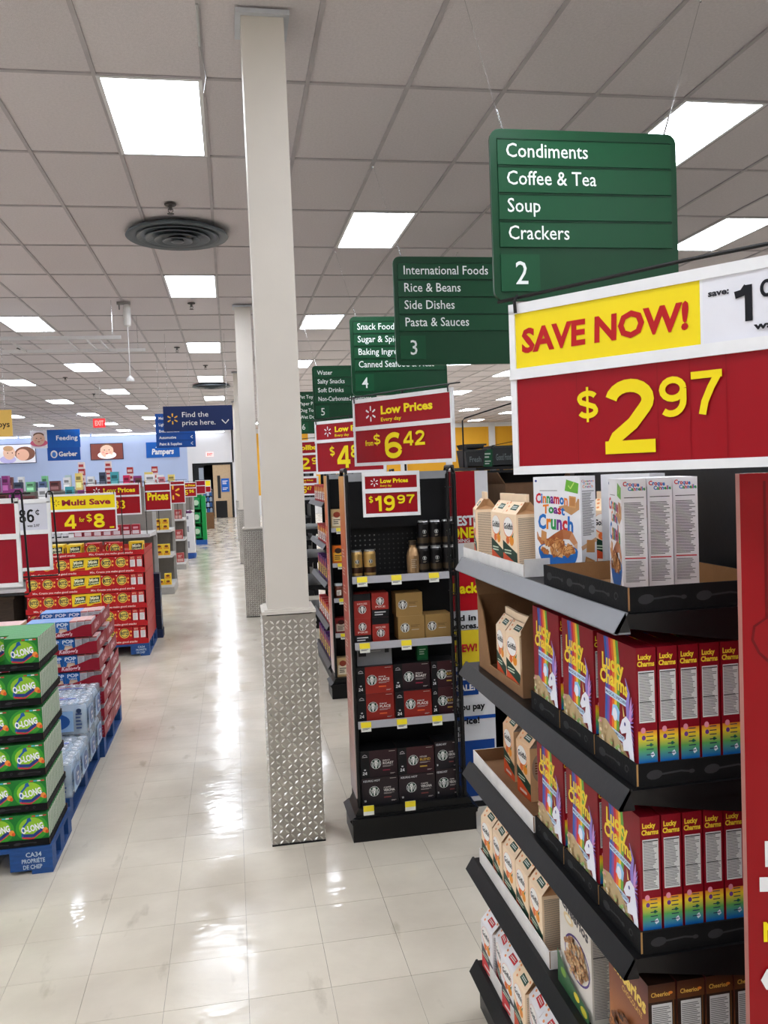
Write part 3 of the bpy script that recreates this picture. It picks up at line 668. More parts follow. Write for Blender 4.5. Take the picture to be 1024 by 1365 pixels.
mb.build('hanging_wire', M['chrome'], t)
mb = MB(); mb.tube([(-.055, 4.35, HC-.008), (-.055, 4.75, HC-.01)], .008, (200, 200, 200)); mb.tube([(-.055, 4.75, HC-.01), (-.03, 5.0, HC-.06), (-.05, 5.3, HC-.02)], .0025, (150, 150, 150))
tag(mb.build('ceiling_hook', M['plastic']), 'thin loose wire hook at the top of the ceiling left of the column', 'hook')
# ================================================================ RIGHT SIDE: the foreground shelf end
WAVE = (52, 52, 54)
def doodles(F, W, H, seed):
    """grey spoons and curls printed on the black trays"""
    rg = random.Random(seed); x = .02
    while x < W-.05:
        k = rg.choice('scs'); y = H*.5
        if k == 's' and W-x > .12:
            F.ell(x+.02, y, .018, H*.2, WAVE, 12, .1); F.band([(x+.036, y), (x+.08, y+H*.06), (x+.1, y)], .004, WAVE); F.ell(x+.104, y, .007, H*.09, WAVE, 8); x += .13
        else:
            r = H*.2; F.band([(x+r+r*(1-i*.06)*math.cos(i*.6), y+r*(1-i*.06)*math.sin(i*.6)) for i in range(11)], .0035, WAVE); x += r*2+.02
def tray(name, w, d, h, label, loc, rz=0, out=BLK, inn=(150, 112, 74), t=.004, flat=True, low=None, dood=True, cat='tray', group=None, seed=1, mat=None, kellog=False):
    """open cardboard tray, origin bottom centre; low: height of the front (-y) wall; parts: bottom and four walls"""
    T = thing(name, label, cat, loc, rz, group); m = mat or M['corr']; lo = low or h
    mb = MB(); mb.box(-w/2, -d/2, 0, w/2, d/2, t, out, cols={'z+': inn}); mb.build('tray_bottom', m, T)
    for nm, b, f, hh in (('front_wall', (-w/2, -d/2, w/2, -d/2+t), 'y-', lo), ('back_wall', (-w/2, d/2-t, w/2, d/2), 'y+', h), ('side_wall', (-w/2, -d/2+t, -w/2+t, d/2-t), 'x-', h), ('side_wall', (w/2-t, -d/2+t, w/2, d/2-t), 'x+', h)):
        mb = MB(); cols = {k: inn for k in ('x-', 'x+', 'y-', 'y+')}; cols[f] = out
        mb.box(b[0], b[1], t, b[2], b[3], hh, out, cols=cols)
        if dood:
            s_ = {'y-': 'f', 'y+': 'b', 'x-': 'l', 'x+': 'r'}[f]; F = mbface(mb, s_, w, d, h); doodles(F, w if f[0] == 'y' else d, hh, seed+len(nm))
        mb.build(nm, m, T)
    return T
def pushed(loc): return loc
# ---- cereal cartons (local front faces -y)
TOAST = [(206, 140, 78), (188, 118, 60), (222, 160, 96), (168, 98, 48), (230, 176, 116)]
def toast(F, cx, cy, rx, ry, n, s, seed=3):
    rg = random.Random(seed)
    for i in range(n):
        a = rg.uniform(0, 6.28); r = math.sqrt(rg.random()); x, y = cx+rx*r*math.cos(a), cy+ry*r*math.sin(a); b = rg.uniform(0, 1.6); q = s*rg.uniform(.7, 1.1)
        P = [(x+q*math.cos(b+k*1.571), y+q*math.sin(b+k*1.571)*.8) for k in range(4)]
        F.poly(P, rg.choice(TOAST)); F.band([P[0], ((P[0][0]+P[2][0])/2, (P[0][1]+P[2][1])/2+q*.2), P[2]], q*.16, (150, 84, 40))
LET = [(206, 30, 48), (30, 110, 190), (236, 130, 30), (40, 150, 80), (120, 50, 140)]
def art_toast(F, w, h, fr=False):
    F.k += 1
    F.poly([(w*.68, h*.86), (w*.95, h*.83), (w*.97, h*.93), (w*.72, h*.97)], (110, 180, 60)); F.band([(w*.76, h*.91), (w*.8, h*.88), (w*.88, h*.94)], w*.02, (190, 225, 110))
    F.ell(w*.06, h*.96, w*.025, h*.012, (40, 60, 140)); F.rule(w*.14, h*.855, w*.4, h*.012, 1, (90, 90, 90))
    F.band([(w*.55, h*.70), (w*.68, h*.69), (w*.8, h*.66), (w*.93, h*.7), (w*.96, h*.78)], [h*.01, h*.06, h*.08, h*.07, h*.02], (196, 146, 96))
    F.poly([(w*.76, h*.7), (w*.9, h*.69), (w*.91, h*.8), (w*.77, h*.81)], (214, 160, 100)); F.poly([(w*.78, h*.715), (w*.885, h*.707), (w*.89, h*.785), (w*.785, h*.795)], (196, 134, 76))
    a, b, c = ('Cinnamon', 'Toast', 'Crunch') if not fr else ('Croque', 'Canne', 'Cannelle')
    for s, x, y, ww, hh, o in ((a, .04, .735, .7, .095, 0), (b, .2, .63, .46, .085, 2), (c, .08, .475, .76, .14, 1)):
        F.text(s, w*x+.0006, h*y, h*hh, (206, 30, 48), 2, w=w*ww, out=(24, 24, 60) if 0 else None, cols=LET[o:]+LET[:o], rot=-.04, arc=h*.012)
    pts = [(w*.06, h*.44), (w*.08, h*.38), (w*.18, h*.33), (w*.32, h*.33), (w*.46, h*.38), (w*.62, h*.43), (w*.78, h*.42), (w*.88, h*.34), (w*.9, h*.26)]
    F.band(pts, [h*.01, h*.04, h*.08, h*.1, h*.1, h*.1, h*.09, h*.06, h*.01], [(206, 150, 110), (190, 118, 70), (172, 96, 50), (160, 84, 40), (172, 96, 50), (186, 112, 66), (204, 142, 100), (226, 184, 150)])
    F.poly([(w*.14, h*.36), (w*.26, h*.34), (w*.27, h*.44), (w*.16, h*.46)], (206, 146, 86))
    # bowl
    F.poly([(w*.08+.84*w*(.5-.5*math.cos(t)), h*.27-h*.22*math.sin(t)) for t in [i*math.pi/14 for i in range(15)]], (24, 100, 178))
    F.ell(w*.5, h*.27, w*.42, h*.07, (24, 110, 190)); F.ell(w*.5, h*.272, w*.38, h*.062, (240, 236, 226))
    toast(F, w*.5, h*.285, w*.34, h*.065, 34, w*.075); toast(F, w*.48, h*.325, w*.2, h*.04, 9, w*.07, 8)
    F.k = 1
def art_nutri(F, w, h, seed=1, red=True):
    F.rule(w*.1, h*.28 if not red else h*.37, w*.8, h*.47 if not red else h*.44, 34, (70, 70, 72), seed=seed)
    F.rect(w*.1, h*.845, w*.8, h*.006, (40, 40, 40)); F.rect(w*.1, h*.7, w*.8, h*.002, (60, 60, 60)); F.rect(w*.1, h*.55, w*.8, h*.002, (60, 60, 60))
    if red:
        F.rect(w*.08, h*.345, w*.84, h*.01, (206, 50, 60)); F.rule(w*.1, h*.15, w*.8, h*.18, 15, (96, 96, 98), seed=seed+1); F.rule(w*.1, h*.05, w*.75, h*.03, 2, (60, 60, 60), seed=seed+2)
def carton(name, w, d, h, base, front, side, top=None, back=None, flap=True):
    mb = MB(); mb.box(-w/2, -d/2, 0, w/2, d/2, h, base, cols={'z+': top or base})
    if front: front(mbface(mb, 'f', w, d, h), w, h)
    if back: back(mbface(mb, 'b', w, d, h), w, h)
    if side:
        side(mbface(mb, 'r', w, d, h), d, h); side(mbface(mb, 'l', w, d, h), d, h)
    if flap:   # tuck flap seam along the lid
        F = mbface(mb, 't', w, d, h); c = tuple(int(x*.72) for x in (top or base)); F.rect(.004, d*.62, w-.008, .0012, c); F.rect(w*.4, d*.62, .0012, d*.2, c); F.rect(w*.6, d*.62, .0012, d*.2, c)
    return mb.mesh(name, M['card'])
def side_ctc(F, w, h):
    F.text('Cinnamon', w*.08, h*.94, h*.022, (24, 24, 90), 1, w=w*.84, cols=LET); F.text('Toast', w*.2, h*.915, h*.02, (24, 24, 90), 1, w=w*.5, cols=LET[1:]+LET[:1]); F.text('Crunch', w*.14, h*.885, h*.026, (24, 24, 90), 1, w=w*.72, cols=LET[2:]+LET[:2])
    F.rule(w*.1, h*.42, w*.8, h*.42, 32, (80, 80, 82), seed=5); F.rect(w*.1, h*.85, w*.8, h*.006, (40, 40, 40))
    F.band([(0, h*.3), (w*.4, h*.33), (w, h*.38)], h*.04, (214, 170, 130)); F.poly([(w*.3, h*.26), (w*.85, h*.25), (w*.88, h*.37), (w*.35, h*.38)], (196, 140, 84)); F.poly([(w*.1, h*.1), (w*.7, h*.06), (w*.85, h*.17), (w*.25, h*.22)], (188, 130, 72)); F.poly([(w*.2, h*.11), (w*.66, h*.08), (w*.76, h*.16), (w*.3, h*.2)], (206, 152, 96))
def side_croque(F, w, h):
    F.text('Croque', w*.06, h*.945, h*.034, (30, 40, 120), 2, w=w*.66, cols=[(206, 30, 48), (30, 110, 190)], rot=-.06); F.text('Cannelle', w*.26, h*.905, h*.03, (30, 40, 120), 2, w=w*.7, cols=[(30, 110, 190), (40, 150, 80), (206, 30, 48)])
    art_nutri(F, w, h, 9)
CTC = carton('cereal_box', .185, .055, .276, (236, 236, 238), art_toast, side_ctc)
CRQ = carton('cereal_box', .165, .053, .266, (240, 238, 240), lambda F, w, h: art_toast(F, w, h, True), side_croque)
LR = (138, 8, 28)
def art_lucky(F, w, h):
    RB = [(40, 90, 170), (120, 80, 160), (210, 40, 60), (236, 110, 40), (244, 200, 50), (110, 170, 70)]
    for i, c in enumerate(RB):
        x = w*(.22+.062*i); F.band([(x, h), (x+w*.03, h*.85), (x+w*.02, h*.6), (x+w*.0, h*.45), (x-w*.02, h*.3)], w*.066, c)
    F.text('Lucky', w*.12, h*.745, h*.115, (250, 218, 60), 2, w=w*.56, out=(40, 70, 30), rot=-.03, arc=h*.012)
    F.text('Charms', w*.06, h*.625, h*.105, (250, 218, 60), 2, w=w*.74, out=(40, 70, 30), rot=-.05, arc=h*.02)
    for x, y, ww, s in ((.2, .545, .56, 'MAGICAL UNICORN'), (.32, .255, .36, 'MARSHMALLOWS'), (.36, .195, .26, 'LICORNE')):
        F.poly([(w*x, h*y), (w*(x+ww), h*(y-.02)), (w*(x+ww), h*(y+.03)), (w*x, h*(y+.05))], (196, 220, 240)); F.text(s, w*(x+.01), h*(y+.012), h*.024, (30, 50, 110), 1, w=w*(ww-.03), rot=-.05)
    F.poly([(w*.36, h*.4), (w*.55, h*.38), (w*.58, h*.46), (w*.5, h*.5), (w*.4, h*.49)], (150, 200, 236)); F.ell(w*.45, h*.42, w*.06, h*.05, (240, 240, 250))
    # cereal heap
    rg = random.Random(4); F.poly([(0, h*.02), (w*.0, h*.32), (w*.2, h*.34), (w*.5, h*.26), (w*.8, h*.14), (w*.95, 0), (w*.05, 0)], (196, 170, 126))
    for i in range(90):
        x = rg.uniform(.03, .86); y = rg.uniform(.02, .34-.24*x); F.ell(w*x, h*y, w*.034, h*.014, rg.choice([(216, 190, 144), (180, 150, 104), (236, 214, 172), (150, 190, 110), (226, 150, 170), (232, 226, 214), (202, 172, 122)]), 7)
    # unicorn: mane, neck and head, horn, leg
    O_ = F.O.copy(); F.O = F.O+F.V*(h*.09)-F.U*(w*.02)
    for i in range(12):
        a = -.9+i*.16; F.band([(w*.82, h*.34-h*.012*i), (w*(.9+.02*math.sin(i)), h*(.42-.02*i)), (w*(.98), h*(.5-.035*i))], [w*.05, w*.035, w*.005], [(150, 120, 200), (196, 150, 214), (110, 90, 180), (216, 120, 170)][i % 4])
    F.band([(w*.86, h*.36), (w*.84, h*.46), (w*.88, h*.56), (w*.8, h*.66)], [w*.09, w*.08, w*.05, w*.01], (150, 130, 206)); F.band([(w*.9, h*.36), (w*.92, h*.46), (w*.94, h*.54)], [w*.05, w*.05, w*.01], (206, 150, 206))
    F.poly([(w*.7, h*.33), (w*.8, h*.375), (w*.9, h*.35), (w*.94, h*.22), (w*.98, h*.06), (w*.9, h*.05), (w*.84, h*.12), (w*.72, h*.1), (w*.7, h*.16), (w*.78, h*.2), (w*.8, h*.25), (w*.68, h*.22), (w*.63, h*.25)], (238, 238, 246))
    F.poly([(w*.86, h*.12), (w*.92, h*.12), (w*.93, h*.01), (w*.88, h*.01)], (232, 232, 242)); F.poly([(w*.735, h*.36), (w*.77, h*.365), (w*.72, h*.45)], (240, 210, 120)); F.ell(w*.77, h*.31, w*.02, h*.016, (60, 60, 130), 8)
    F.O = O_; F.k = 1
def side_lucky(F, w, h):
    F.text('Lucky', w*.1, h*.915, h*.036, (250, 218, 60), 2, w=w*.66, out=(40, 70, 30)); F.text('Charms', w*.06, h*.865, h*.036, (250, 218, 60), 2, w=w*.86, out=(40, 70, 30))
    F.rect(w*.1, h*.45, w*.8, h*.38, (222, 224, 222)); F.rule(w*.14, h*.46, w*.72, h*.35, 30, (96, 100, 100), seed=2); F.rect(w*.12, h*.812, w*.76, h*.008, (30, 30, 30)); F.rect(w*.12, h*.6, w*.76, h*.004, (50, 50, 50))
    F.rect(w*.03, h*.34, w*.94, h*.05, (246, 216, 50), (238, 140, 50)); F.rect(w*.03, h*.26, w*.94, h*.08, (96, 176, 90), (246, 216, 50)); F.rect(w*.03, h*.16, w*.94, h*.1, (20, 110, 190), (96, 176, 90)); F.rect(w*.03, .001, w*.94, h*.16-.001, (20, 110, 190))
    F.ell(w*.28, h*.395, w*.12, h*.022, (236, 150, 170), 12); F.ell(w*.3, h*.34, w*.1, h*.018, (110, 60, 140), 12); F.ell(w*.66, h*.285, w*.08, h*.014, (30, 130, 70), 8)
    F.poly([(w*.7, h*.19), (w*.84, h*.205), (w*.76, h*.235), (w*.6, h*.215)], (224, 232, 244))
    for y in (.375, .345, .315, .28, .25, .21): F.rect(w*.42, h*y, w*.36, h*.007, (40, 50, 90))
LUC = carton('cereal_box', .188, .0445, .285, LR, art_lucky, side_lucky, top=(150, 14, 36))
def rings(F, cx, cy, rx, ry, n, r, cols, seed):
    rg = random.Random(seed)
    for i in range(n):
        a = rg.uniform(0, 6.28); q = math.sqrt(rg.random()); x, y = cx+rx*q*math.cos(a), cy+ry*q*math.sin(a); c = rg.choice(cols)
        F.ell(x, y, r, r*.8, c, 9); F.ell(x, y, r*.35, r*.26, tuple(int(v*.55) for v in c), 6)
def art_cheer(F, w, h):
    F.text('Cheerios', w*.06, h*.80, h*.10, (36, 30, 40), 2, w=w*.86, rot=-.12); F.ell(w*.3, h*.72, w*.16, h*.05, (226, 200, 150)); F.ell(w*.3, h*.72, w*.1, h*.028, (240, 232, 214))
    F.ell(w*.55, h*.42, w*.40, h*.21, (84, 60, 130), 28); F.ell(w*.55, h*.42, w*.37, h*.19, (236, 226, 214), 28)
    rings(F, w*.55, h*.43, w*.34, h*.17, 120, w*.042, [(206, 160, 110), (186, 136, 88), (220, 180, 132), (166, 112, 70)], 5)
    F.poly([(0, 0), (w, 0), (w, h*.12), (w*.6, h*.16), (w*.25, h*.22), (0, h*.34)], (52, 96, 60)); F.ell(w*.62, h*.1, w*.09, h*.035, (226, 200, 60)); F.ell(w*.2, h*.16, w*.09, h*.04, (120, 160, 60)); F.ell(w*.84, h*.06, w*.1, h*.04, (200, 190, 60)); F.k = 1
def side_cheer(F, w, h): F.rule(w*.08, h*.05, w*.84, h*.88, 60, (110, 104, 106), seed=3); F.rect(w*.08, h*.62, w*.84, h*.006, (60, 56, 56)); F.rect(w*.08, h*.9, w*.84, h*.01, (60, 56, 56))
CHE = carton('cereal_box', .2, .06, .27, (226, 218, 206), art_cheer, side_cheer)
def art_choc(F, w, h):
    for i in range(12): F.rect(0, h*i/12, w, h/12, (236-i*12, 160-i*10, 76-i*3), (236-i*12-12, 160-i*10-10, 76-i*3-3))
    F.text('Cheerios', w*.06, h*.80, h*.12, (240, 206, 96), 2, w=w*.88, rot=-.1); F.text('CHOCOLATE', w*.35, h*.7, h*.045, (226, 180, 90), 1, w=w*.5, rot=-.1)
    rings(F, w*.5, h*.34, w*.4, h*.2, 120, w*.042, [(96, 54, 34), (120, 70, 44), (74, 40, 28), (150, 96, 60)], 6); F.k = 1
def side_choc(F, w, h):
    F.rect(0, h*.86, w, h*.14, (96, 54, 24), (60, 30, 16)); F.text('Cheerios', w*.1, h*.9, h*.035, (226, 180, 80), 1, w=w*.7); F.ell(w*.82, h*.92, w*.08, h*.012, (210, 120, 40))
    F.rect(w*.12, h*.12, w*.74, h*.72, (206, 206, 204)); F.rule(w*.15, h*.14, w*.68, h*.68, 44, (110, 110, 110), seed=7); F.rect(w*.9, 0, w*.03, h*.86, (176, 116, 50), (110, 70, 30))
CHO = carton('cereal_box', .19, .062, .27, (42, 24, 16), art_choc, side_choc)
# ---- gable-topped cracker cartons (front -y)
def gable(kind, w=.108, d=.074, h=.165, hr=.222, lean=0):
    mb = MB()
    B = {'peach': (252, 224, 188), 'white': (240, 236, 236), 'orange': (240, 196, 150)}[kind]
    SD = {'peach': (214, 188, 166), 'white': (220, 216, 216), 'orange': (206, 92, 52)}[kind]
    RD = {'peach': (214, 78, 40), 'white': (206, 40, 48), 'orange': (222, 84, 40)}[kind]
    mb.box(-w/2, -d/2, 0, w/2, d/2, h, B, cols={'x-': SD, 'x+': SD})
    mb.f.pop(1+len(mb.f)-6); mb.c.pop(); mb.m.pop()
    r = d*.12; zr = hr-.022; l = lean
    # front and rear slopes, folded-in sides, crest
    A = lambda x, y, z: (x, y, z)
    mb.face([A(-w/2, -d/2, h), A(w/2, -d/2, h), A(w/2, -r+l, zr), A(-w/2, -r+l, zr)], B); mb.face([A(w/2, d/2, h), A(-w/2, d/2, h), A(-w/2, r+l, zr), A(w/2, r+l, zr)], B)
    for s in (-1, 1):
        x = s*w/2; xi = s*(w/2-.018); zi = h+(zr-h)*.35
        p = [A(x, -d/2, h), A(x, d/2, h), A(xi, 0, zi), A(x, r+l, zr), A(x, -r+l, zr)]
        dk = (206, 160, 116) if kind == 'peach' else (196, 176, 160)
        fs = [(0, 1, 2), (1, 3, 2), (3, 4, 2), (4, 0, 2)]
        mb.faces(p, [f if s > 0 else f[::-1] for f in fs], dk)
    mb.box(-w/2-.001, -r*.5+l, zr-.001, w/2+.001, r*.5+l, hr, B)
    F = mbface(mb, 'f', w, d, h)
    F.rect(0, 0, w, h*.2, RD); F.poly([(0, 0), (w, 0), (w, h*.26), (0, h*.42)], RD)
    F.poly([(0, h*.3), (w, h*.12), (w, h*.32), (0, h*.52)], (24, 60, 44) if kind != 'white' else (60, 60, 66)); F.rule(w*.1, h*.27, w*.6, h*.1, 2, (210, 226, 200), seed=2, rag=.2)
    F.ell(w*.42, h*.76, w*.36, h*.19, (236, 120, 60)); F.ell(w*.42, h*.77, w*.34, h*.175, (250, 246, 240)); F.text('Goldfish', w*.1, h*.73, h*.1, (30, 26, 26), 2, w=w*.64, shear=.1)
    F.ell(w*.64, h*.53, w*.15, h*.09, (240, 150, 30)); F.ell(w*.36, h*.53, w*.12, h*.07, (232, 110, 40)); F.poly([(w*.66, h*.6), (w*.8, h*.68), (w*.74, h*.58)], (60, 110, 60)); F.rect(w*.2, h*.06, w*.5, h*.05, (240, 220, 210))
    # slope print
    n = math.hypot(zr-h, d/2-r+l); F2 = Face(mb, (-w/2, -d/2, h), (1, 0, 0), (0, d/2-r+l, zr-h))
    c2 = (30, 70, 50) if kind != 'white' else (206, 40, 48)
    F2.poly([(w*.35, n*.35), (w*.8, n*.3), (w*.82, n*.72), (w*.4, n*.78)], c2); F2.rule(w*.42, n*.42, w*.34, n*.24, 2, (226, 230, 220), seed=4)
    for q in ((.15, .6), (.2, .25), (.9, .8), (.1, .9)): F2.ell(w*q[0], n*q[1], w*.05, n*.09, (236, 150, 90), 8)
    for s in 'rl':
        G = mbface(mb, s, w, d, h)
        if kind == 'orange':
            G.ell(d*.5, h*.62, d*.42, h*.28, (190, 160, 140)); G.rule(d*.22, h*.5, d*.5, h*.24, 5, (120, 60, 40), seed=2); G.rect(d*.5, h*.08, d*.4, h*.26, (206, 190, 176)); G.rect(d*.56, h*.12, d*.28, h*.18, (90, 60, 50))
        else: G.rule(d*.08, h*.06, d*.84, h*.88, 40, (120, 112, 108), seed=6, rag=.2)
    return mb.mesh('cracker_carton', M['card'])
GP, GW, GO = gable('peach'), gable('white', lean=.004), gable('orange')
# ---- shelf end A: faces -x, y 1.60..2.84
def endcap(x, y0, y1, depth, levels, label, railcol=(19, 19, 20), toprail=None, base=.174, h=1.95):
    t = thing('end_shelving', label, 'shelf', (x, y0, 0)); L_ = y1-y0
    mb = MB(); mb.box(depth, .0, 0, depth+.03, L_, h, BLK)
    F = Face(mb, (depth, L_, 0), (0, -1, 0), (0, 0, 1), 0, .001)
    if y0 < 3:
        for i in range(int(L_/.05)):
            for j in range(int((h-.3)/.05)): F.k = 1; F.rect(.03+i*.05, .2+j*.05, .006, .006, (6, 6, 6))
    mb.build('back_panel', M['paint'], t)
    for y in (.0, L_-.04): mb = MB(); mb.box(depth-.035, y, 0, depth-.001, y+.04, h, (24, 24, 26)); mb.build('upright', M['black'], t)
    mb = MB(); mb.box(.03, .0, 0, depth-.04, L_, .08, (26, 26, 28)); mb.build('kick_plate', M['black'], t)
    for k, z in enumerate([base]+levels):
        mb = MB(); mb.box(.02, .002, z-.03, depth-.04, L_-.002, z, (26, 26, 28)); 
        F = Face(mb, (.02, .0, z), (1, 0, 0), (0, 1, 0), 0, .0008)
        if y0 < 3:
            for i in range(30):
                for j in range(3): F.k = 1; F.rect(.03+.022*j, .02+i*(L_-.04)/30+(j % 2)*.012, .005, .007, (150, 150, 146))  # pale dots paint in the light showing through the shelf perforations
        # brackets under each end
        for y in (.004, L_-.012): mb.prism([(.03, z-.03), (depth-.05, z-.03), (depth-.05, z-.09), (.2, z-.06)], 'y', y, y+.008, (22, 22, 24))
        s = mb.build('shelf', M['black'], t)
        c = toprail if (toprail and k == len(levels)) else railcol
        mb = MB(); mb.prism([(.02, z+.004), (.026, z+.004), (.002, z-.04), (-.006, z-.036)], 'y', 0, L_, c); mb.box(-.004, 0, z-.04, .03, L_, z-.036, c)
        for y in (0, L_-.002): mb.prism([(.02, z+.004), (-.006, z-.036), (.03, z-.036)], 'y', y, y+.002, (26, 26, 28))
        r = mb.build('price_rail', M['plastic'] if c == toprail else M['paint'], s)
        if toprail and k == len(levels): tag(r, 'glossy light grey price rail')
    return t
endcap(.755, 1.60, 2.84, .46, [.545, .885, 1.24, 1.605], 'black shelf end in the right foreground stacked with cereal and crackers', toprail=(128, 130, 134))
WL = -R90     # world heading so that local -y faces -x
ordn = ['first', 'second', 'third', 'fourth', 'fifth', 'sixth', 'seventh', 'eighth']
# level 1.605
for i, (y, x, r) in enumerate(((2.775, .845, -.2), (2.515, .838, .02), (2.385, .834, .06))):
    inst(GP, 'cracker_carton', (x, y, 1.6115), WL+r, 'peach gable-top cracker carton on the top shelf, '+('farthest, standing apart' if i == 0 else 'middle of three' if i == 1 else 'nearest of three'), 'carton', 'cracker cartons on the top shelf')
tray('display_tray', .62, .13, .05, 'white cardboard tray holding peach cracker cartons on the top shelf', (.853, 2.555, 1.606), WL, (228, 226, 222), (214, 206, 196), .003, dood=False, low=.035)
inst(CTC, 'cereal_box', (.904, 2.225, 1.6065), WL+.37, 'white cinnamon cereal box with colourful lettering and a blue bowl, front in view', 'box')
inst(CTC, 'cereal_box', (1.075, 2.16, 1.6065), WL+math.pi+.3, 'second white cinnamon cereal box, turned away behind the front-facing one', 'box')
inst(GP, 'cracker_carton', (1.14, 2.42, 1.6065), WL+.5, 'peach cracker carton deep on the top shelf between the cereal boxes', 'carton')
for i in range(3): inst(CRQ, 'cereal_box', (.882+i*.0605, 1.80, 1.6115), WL-.27, 'white cereal box seen from its narrow side on the top shelf, %s of three' % ordn[i], 'box', 'white cereal boxes in the black tray')
tray('display_tray', .475, .36, .052, 'large black printed tray with three white cereal boxes on the top shelf', (.787+.18, 1.612+.2375, 1.6062), WL, seed=5)
# level 1.24 and .885 : striped rows of red cereal
def lucky_row(z, words, tops):
    for c in range(3):
        y = 1.612+.1+c*.2095
        for k in range(6 if c == 0 else 4):
            inst(LUC, 'cereal_box', (.826+k*.0478+(.0 if c else 0), y, z+.0045), WL, 'red cereal box on the %s, %s column, %s from the walkway' % (words, ('nearest', 'middle', 'farthest')[c], ordn[k]), 'box', 'red cereal boxes on the '+words)
        h = .05
        if c != 0: h = .05 if tops else .045
        tray('display_tray', .205, .305, h, 'black printed tray, %s red cereal column, %s' % (('nearest', 'middle', 'farthest')[c], words), (.795+.1525, y, z), WL, inn=(176, 136, 84), seed=11+c)
lucky_row(1.241, 'second shelf from the top', True)
lucky_row(.886, 'middle shelf', True)
# brown open case with crackers, far end of level 1.24
t = thing('open_case', 'brown cardboard case with cut-down front holding cracker cartons on the second shelf', 'box', (.905, 2.55, 1.2415), WL)
CB = (134, 98, 68)
W_, D_, H_ = .44, .20, .245
mb = MB(); mb.box(-W_/2, -D_/2, 0, W_/2, D_/2, .004, CB); mb.build('case_bottom', M['corr'], t)
mb = MB(); mb.prism([(-D_/2, .004), (D_/2, .004), (D_/2, H_), (-D_/2+.03, H_), (-D_/2, H_*.8)], 'x', W_/2-.004, W_/2, CB); F = Face(mb, (W_/2, -D_/2, 0), (0, 1, 0), (0, 0, 1)); F.band([(.06, .10), (.06, .14)], .007, (30, 26, 24)); F.poly([(.047, .135), (.073, .135), (.06, .158)], (30, 26, 24)); F.rect(.043, .09, .034, .004, (30, 26, 24)); mb.build('side_wall', M['corr'], t)
mb = MB(); mb.box(-W_/2, -D_/2, .004, -W_/2+.004, D_/2, H_, CB); mb.build('side_wall', M['corr'], t)
mb = MB(); mb.box(-W_/2+.004, D_/2-.004, .004, W_/2-.004, D_/2, H_, CB); mb.build('back_wall', M['corr'], t)
mb = MB(); mb.prism([(-W_/2+.004, .004), (W_/2-.004, .004), (W_/2-.004, .09), (W_/2-.03, .03), (-W_/2+.12, .03), (-W_/2+.06, H_*.8), (-W_/2+.004, H_)], 'y', -D_/2, -D_/2+.004, (150, 112, 78)); mb.build('cut_front', M['corr'], t)
mb = MB(); x = -(W_/2-.002); mb.prism([(x, H_), (x+.004, H_), (x-.02, H_+.05), (x-.024, H_+.05)], 'y', -D_/2, D_/2, (146, 108, 76)); mb.build('flap', M['corr'], t)
for i, (x, y, r) in enumerate(((.848, 2.432, .06), (.85, 2.548, -.05))): inst(GP, 'cracker_carton', (x, y, 1.2465), WL+r, 'cracker carton standing in the cut brown case, %s one' % ('near' if i == 0 else 'far'), 'carton')
# level .885 far end
tray('display_tray', .60, .20, .045, 'shallow white-edged tray with three cracker cartons on the middle shelf', (.79+.10, 2.535, .8862), WL, (226, 222, 216), (142, 104, 72), .003, dood=False)
for i, (m_, x, y, r) in enumerate(((GO, .90, 2.66, .0), (GO, .89, 2.49, .05), (GP, .905, 2.315, .75))): inst(m_, 'cracker_carton', (x, y, .8902), WL+r, ('orange-sided cracker carton on the middle shelf, farthest of three', 'orange-sided cracker carton in the centre of the middle shelf tray', 'cracker carton turned to face forward beside the red cereal boxes')[i], 'carton', 'cracker cartons on the middle shelf')
# level .545
tray('display_tray', .66, .19, .05, 'white-edged tray packed with peach cracker cartons on the fourth shelf', (.79+.095, 2.47, .5462), WL, (226, 222, 216), (142, 104, 72), .003, dood=False)
for k in range(5): inst(GP, 'cracker_carton', (.836, 2.735-k*.1185, .5502), WL+(.05, -.04, .03, 0, -.02)[k], 'peach cracker carton in the fourth shelf tray, %s from the far end' % ordn[k], 'carton', 'cracker cartons on the fourth shelf')
for k in range(3): inst(GO, 'cracker_carton', (.915, 2.62-k*.14, .5502), WL, 'orange cracker carton in the rear of the fourth shelf tray, %s from far end' % ordn[k], 'carton')
inst(CHE, 'cereal_box', (.836, 1.995, .5462), WL, 'cream cereal box with a purple-rimmed bowl of rings on the fourth shelf', 'box')
inst(CHE, 'cereal_box', (.90, 1.995, .5462), WL, 'second cream cereal box directly behind the one with the bowl', 'box')
for k in range(5): inst(CHO, 'cereal_box', (.842+k*.0665, 1.71, .5462), WL+.0, 'brown chocolate ring cereal box on the fourth shelf, %s from the walkway' % ordn[k], 'box', 'brown cereal boxes on the fourth shelf')
# base deck
tray('display_tray', .66, .20, .05, 'white-edged tray of red and white cracker cartons on the bottom shelf', (.79+.1, 2.48, .1752), WL, (226, 222, 216), (142, 104, 72), .003, dood=False)
for k in range(6): inst(GP if k == 3 else GW, 'cracker_carton', (.826+(.0, .01, 0, .0, .008, 0)[k], 2.745-k*.112, .1792), WL+(.05, -.1, .08, .0, -.08, .05)[k], ('peach cracker carton among the red and white ones on the bottom shelf' if k == 3 else 'white cracker carton with red badge, bottom shelf, %s from the far end' % ordn[k]), 'carton', 'cracker cartons on the bottom shelf')
for c in range(2):
    for k in range(2): inst(CHE, 'cereal_box', (.84+k*.07, 1.75+.22*c, .1752), WL, 'cream cereal box on the bottom shelf, %s column, %s row' % (('near', 'far')[c], ('front', 'rear')[k]), 'box')
